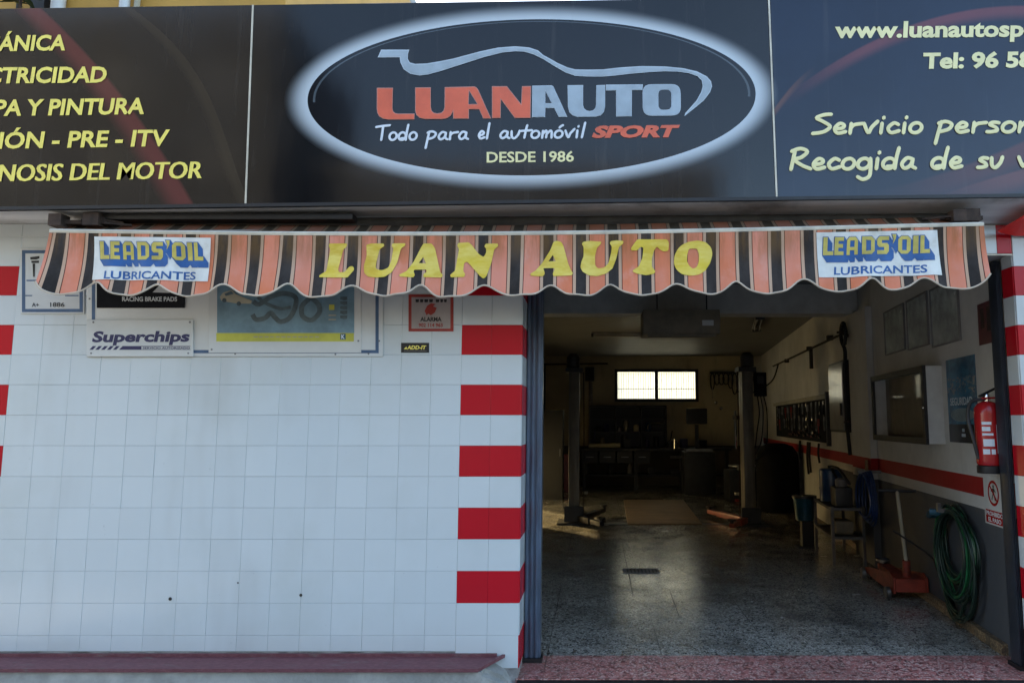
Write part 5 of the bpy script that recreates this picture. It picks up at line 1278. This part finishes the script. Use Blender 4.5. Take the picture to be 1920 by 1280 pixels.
for x in (-1.57, -1.11): d_ = obj('door', MB().box(x, x+.44, 10.385, 10.399, .03, 1.83), M['black'], lk, smooth=False); obj('handle', MB().box(x+.38, x+.40, 10.365, 10.384, .9, 1.05), M['steel'], d_)
tag(obj('parts_box', MB().box(-.95, -.6, 12.2, 12.7, .0015, .85).bevel(.01), M['dull_red']), 'dark red metal box on the floor behind the left lift post', 'box')
spk = thing('wall_speaker', 'small dark loudspeaker on the back wall left of the window', 'speaker', atY(1105,713,13.9))
a, b = atY(1097,714,13.85), atY(1114,688,13.85); obj('speaker_box', MB().box(a.x, b.x, 13.80, 13.985, a.z, b.z).bevel(.01), M['black'], spk); obj('grille', MB().box(a.x+.03, b.x-.03, 13.785, 13.80, a.z+.04, b.z-.04), M['rubber'], spk)
bpz = thing('back_pipes', 'thin pipes running along the back wall in the left corner', 'pipe', (-.6, 13.95, 2.9))
obj('pipe', MB().tube([(-1.58,13.96,3.10),(.35,13.96,3.12)], .022, 8), M['grime'], bpz); obj('pipe', MB().tube([(-1.30,13.96,.1),(-1.30,13.96,3.08)], .024, 8), M['grime'], bpz); obj('pipe', MB().tube([(-.10,13.95,.9),(-.10,13.95,2.95)], .05, 8), M['grey_paint'], bpz)
# things hung in the right back corner
hk = thing('belt_rack', 'rack of dark belts and chrome tools hanging on the back wall right of the window', 'rack', (3.6, 13.8, 2.0))
obj('rack_rail', MB().box(3.0, 4.05, 13.86, 13.92, 2.86, 2.90), M['dark_paint'], hk, smooth=False)
for q in range(9):
    x = 3.05+q*.115; w = random.uniform(.05,.08); h = random.uniform(.28,.55)
    obj('belt', MB().tube([(x+w*math.sin(2*math.pi*i/16), 13.83-.012*q%.05, 2.86-h/2+h/2*math.cos(2*math.pi*i/16)) for i in range(16)], .018, 6, closed=True), M['rubber'], hk)
for x, z in ((3.12,2.10),(3.24,1.96)): obj('chrome_socket', MB().lathe((x,13.75,z), [(.02,-.05),(.05,-.02),(.055,.0),(.05,.03),(.02,.05)], 14), M['chrome'], hk)
obj('chrome_bar', MB().tube([(3.02,13.75,2.75),(3.04,13.75,2.2)], .012, 6), M['chrome'], hk)
# ------------------------------------------------------------------ above the signboard and across the street
M['ochre'] = mat('ochre_render', (.50,.28,.055), .75, 0, .15, 2); M['beige'] = mat('beige_render', (.40,.33,.25), .8, 0, .15); M['pink'] = mat('pink_render', (.36,.22,.22), .8, 0, .15)
M['window_dark'] = mat('window_dark', (.02,.022,.025), .6, 0, .2, bump=0); M['street_render'] = mat('street_render', (.062,.062,.062), .85, 0, .3, .4)
ye = thing('yellow_house', 'ochre yellow upper storey rising behind the left end of the signboard', 'building', (-6, 1, 3.76))
xr = atY(535, 8, 1.2).x
obj('wall', MB().box(-12, xr, 1.2, 1.4, 3.76, 7.8), M['ochre'], ye, smooth=False)
obj('side_wall', MB().box(xr-.2, xr, 1.401, 6.5, 3.76, 7.8), M['ochre'], ye, smooth=False); obj('roof', MB().box(-12, xr, 1.2, 6.5, 7.801, 8.0), M['grey_paint'], ye, smooth=False)
def yx(u): return atY(u, 5, 1.15).x
obj('drainpipe', MB().tube([(yx(113),1.13,3.762),(yx(113),1.13,7.7)], .055, 12), M['white_paint'], ye); obj('drainpipe', MB().tube([(yx(237),1.13,3.762),(yx(237),1.13,7.7)], .042, 12), M['white_paint'], ye)
obj('pipe_stub', MB().tube([(yx(258),1.14,3.762),(yx(259),1.14,5.6)], .025, 8), M['cream'], ye)
w_ = obj('window', MB().box(yx(62), yx(88), 1.12, 1.199, 4.4, 5.8), M['window_dark'], ye, smooth=False)
obj('joint_line', MB().box(yx(25)-.008, yx(25)+.008, 1.19, 1.199, 3.8, 7.7), M['grime'], ye, smooth=False)
pp = thing('balcony_plant', 'dark green plant on the ledge before the yellow wall', 'plant', (yx(75), 1.0, 3.76))
lf = MB()
for q in range(90):
    c = Vector((yx(75)+random.gauss(0,.07), .95+random.gauss(0,.06), 4.0+random.uniform(0,1.5))); a = random.uniform(0,6.3); d = Vector((math.cos(a), math.sin(a), random.uniform(-.6,.6)))*.09; e = d.cross(Vector((0,0,1))).normalized()*.03
    lf.poly([c-d, c+e, c+d, c-e])
M['leaf'] = mat('leaf', (.02,.05,.018), .6, 0, .5); obj('foliage', lf, M['leaf'], pp, recalc=False, smooth=False); obj('stem', MB().tube([(yx(75),.95,3.9),(yx(75),.95,5.4)], .012, 6), M['rust'], pp); obj('pot', MB().lathe((yx(75),.95,3.762), [(.10,0),(.13,.24),(.14,.25),(.11,.24)], 14), M['rust'], pp)
be = thing('beige_house', 'beige building far behind the signboard, left of the pink one', 'building', (-3, 24, 0))
x0, x1, x2 = atY(600,5,24).x, atY(748,5,24).x, atY(794,5,24).x
obj('wall', MB().box(x0-3, x1, 24, 32, -.25, 15), M['beige'], be, smooth=False); obj('roof', MB().box(x0-3.1, x1+.1, 23.9, 32.1, 15.001, 15.3), M['grey_paint'], be, smooth=False)
for u in (570, 590, 615): obj('window', MB().box(atY(u,5,24).x, atY(u+9,5,24).x, 23.93, 23.999, 11.2, 13.2), M['window_dark'], be, smooth=False)
pk = thing('pink_house', 'pinkish building far behind the signboard, right of the beige one', 'building', (-2, 26, 0))
obj('wall', MB().box(x1+.15, x2, 26, 34, -.25, 16.5), M['pink'], pk, smooth=False); obj('roof', MB().box(x1+.15, x2+.1, 25.9, 34.1, 16.501, 16.8), M['grey_paint'], pk, smooth=False)
# red shade of the shop next door
rs_ = thing('red_awning', 'bright red cloth awning of the shop next door at the right edge', 'awning', (3.0, -.2, 2.8))
M['red_cloth'] = mat('red_cloth', (.90,.03,.022), .6, 0, .1)
q = [atY(1880,437,-.06), atY(1862,441,-.02), atY(1925,407,-.30), atY(2080,345,-.55), atY(2120,440,-.06)]
sh_ = MB(); sh_.prism([atY(1874,433,-.05), atY(1921,406,-.30), atY(1965,388,-.37), atY(2330,384,-.37), atY(2330,440,-.05), atY(1905,440,-.05)], (0,.012,-.006))
obj('cloth', sh_, M['red_cloth'], rs_, smooth=False); obj('edge_rod', MB().tube([atY(1872,433.5,-.055), atY(1921,405.5,-.305), atY(1965,387.5,-.375), atY(2330,383.5,-.375)], .007, 6), M['red_cloth'], rs_)
# buildings across the street, behind the camera; the glossy sign and tiles mirror them
def street_house(lab, x0, x1, y, h, n, fl):
    t = thing('street_house', lab, 'building', ((x0+x1)/2, y, -.26), 'houses across the street')
    obj('wall', MB().box(x0, x1, y-9, y, -.25, h), M['street_render'], t, smooth=False); obj('roof', MB().box(x0-.2, x1+.2, y-9.2, y+.2, h+.001, h+.25), M['grey_paint'], t, smooth=False)
    for f in range(fl):
        for k in range(n):
            a = x0+(x1-x0)*(k+.3)/n; obj('window', MB().box(a, a+(x1-x0)*.4/n, y+.001, y+.04, 1.2+f*3.1, 2.8+f*3.1), M['window_dark'], t, smooth=False)
street_house('tall grey house across the street to the left', -36, -12, -22, 17, 6, 5)
street_house('lower grey house straight across the street', -11.5, 5, -24, 11.5, 5, 3)
street_house('low grey house across the street to the right', 6, 30, -26, 7, 5, 2)
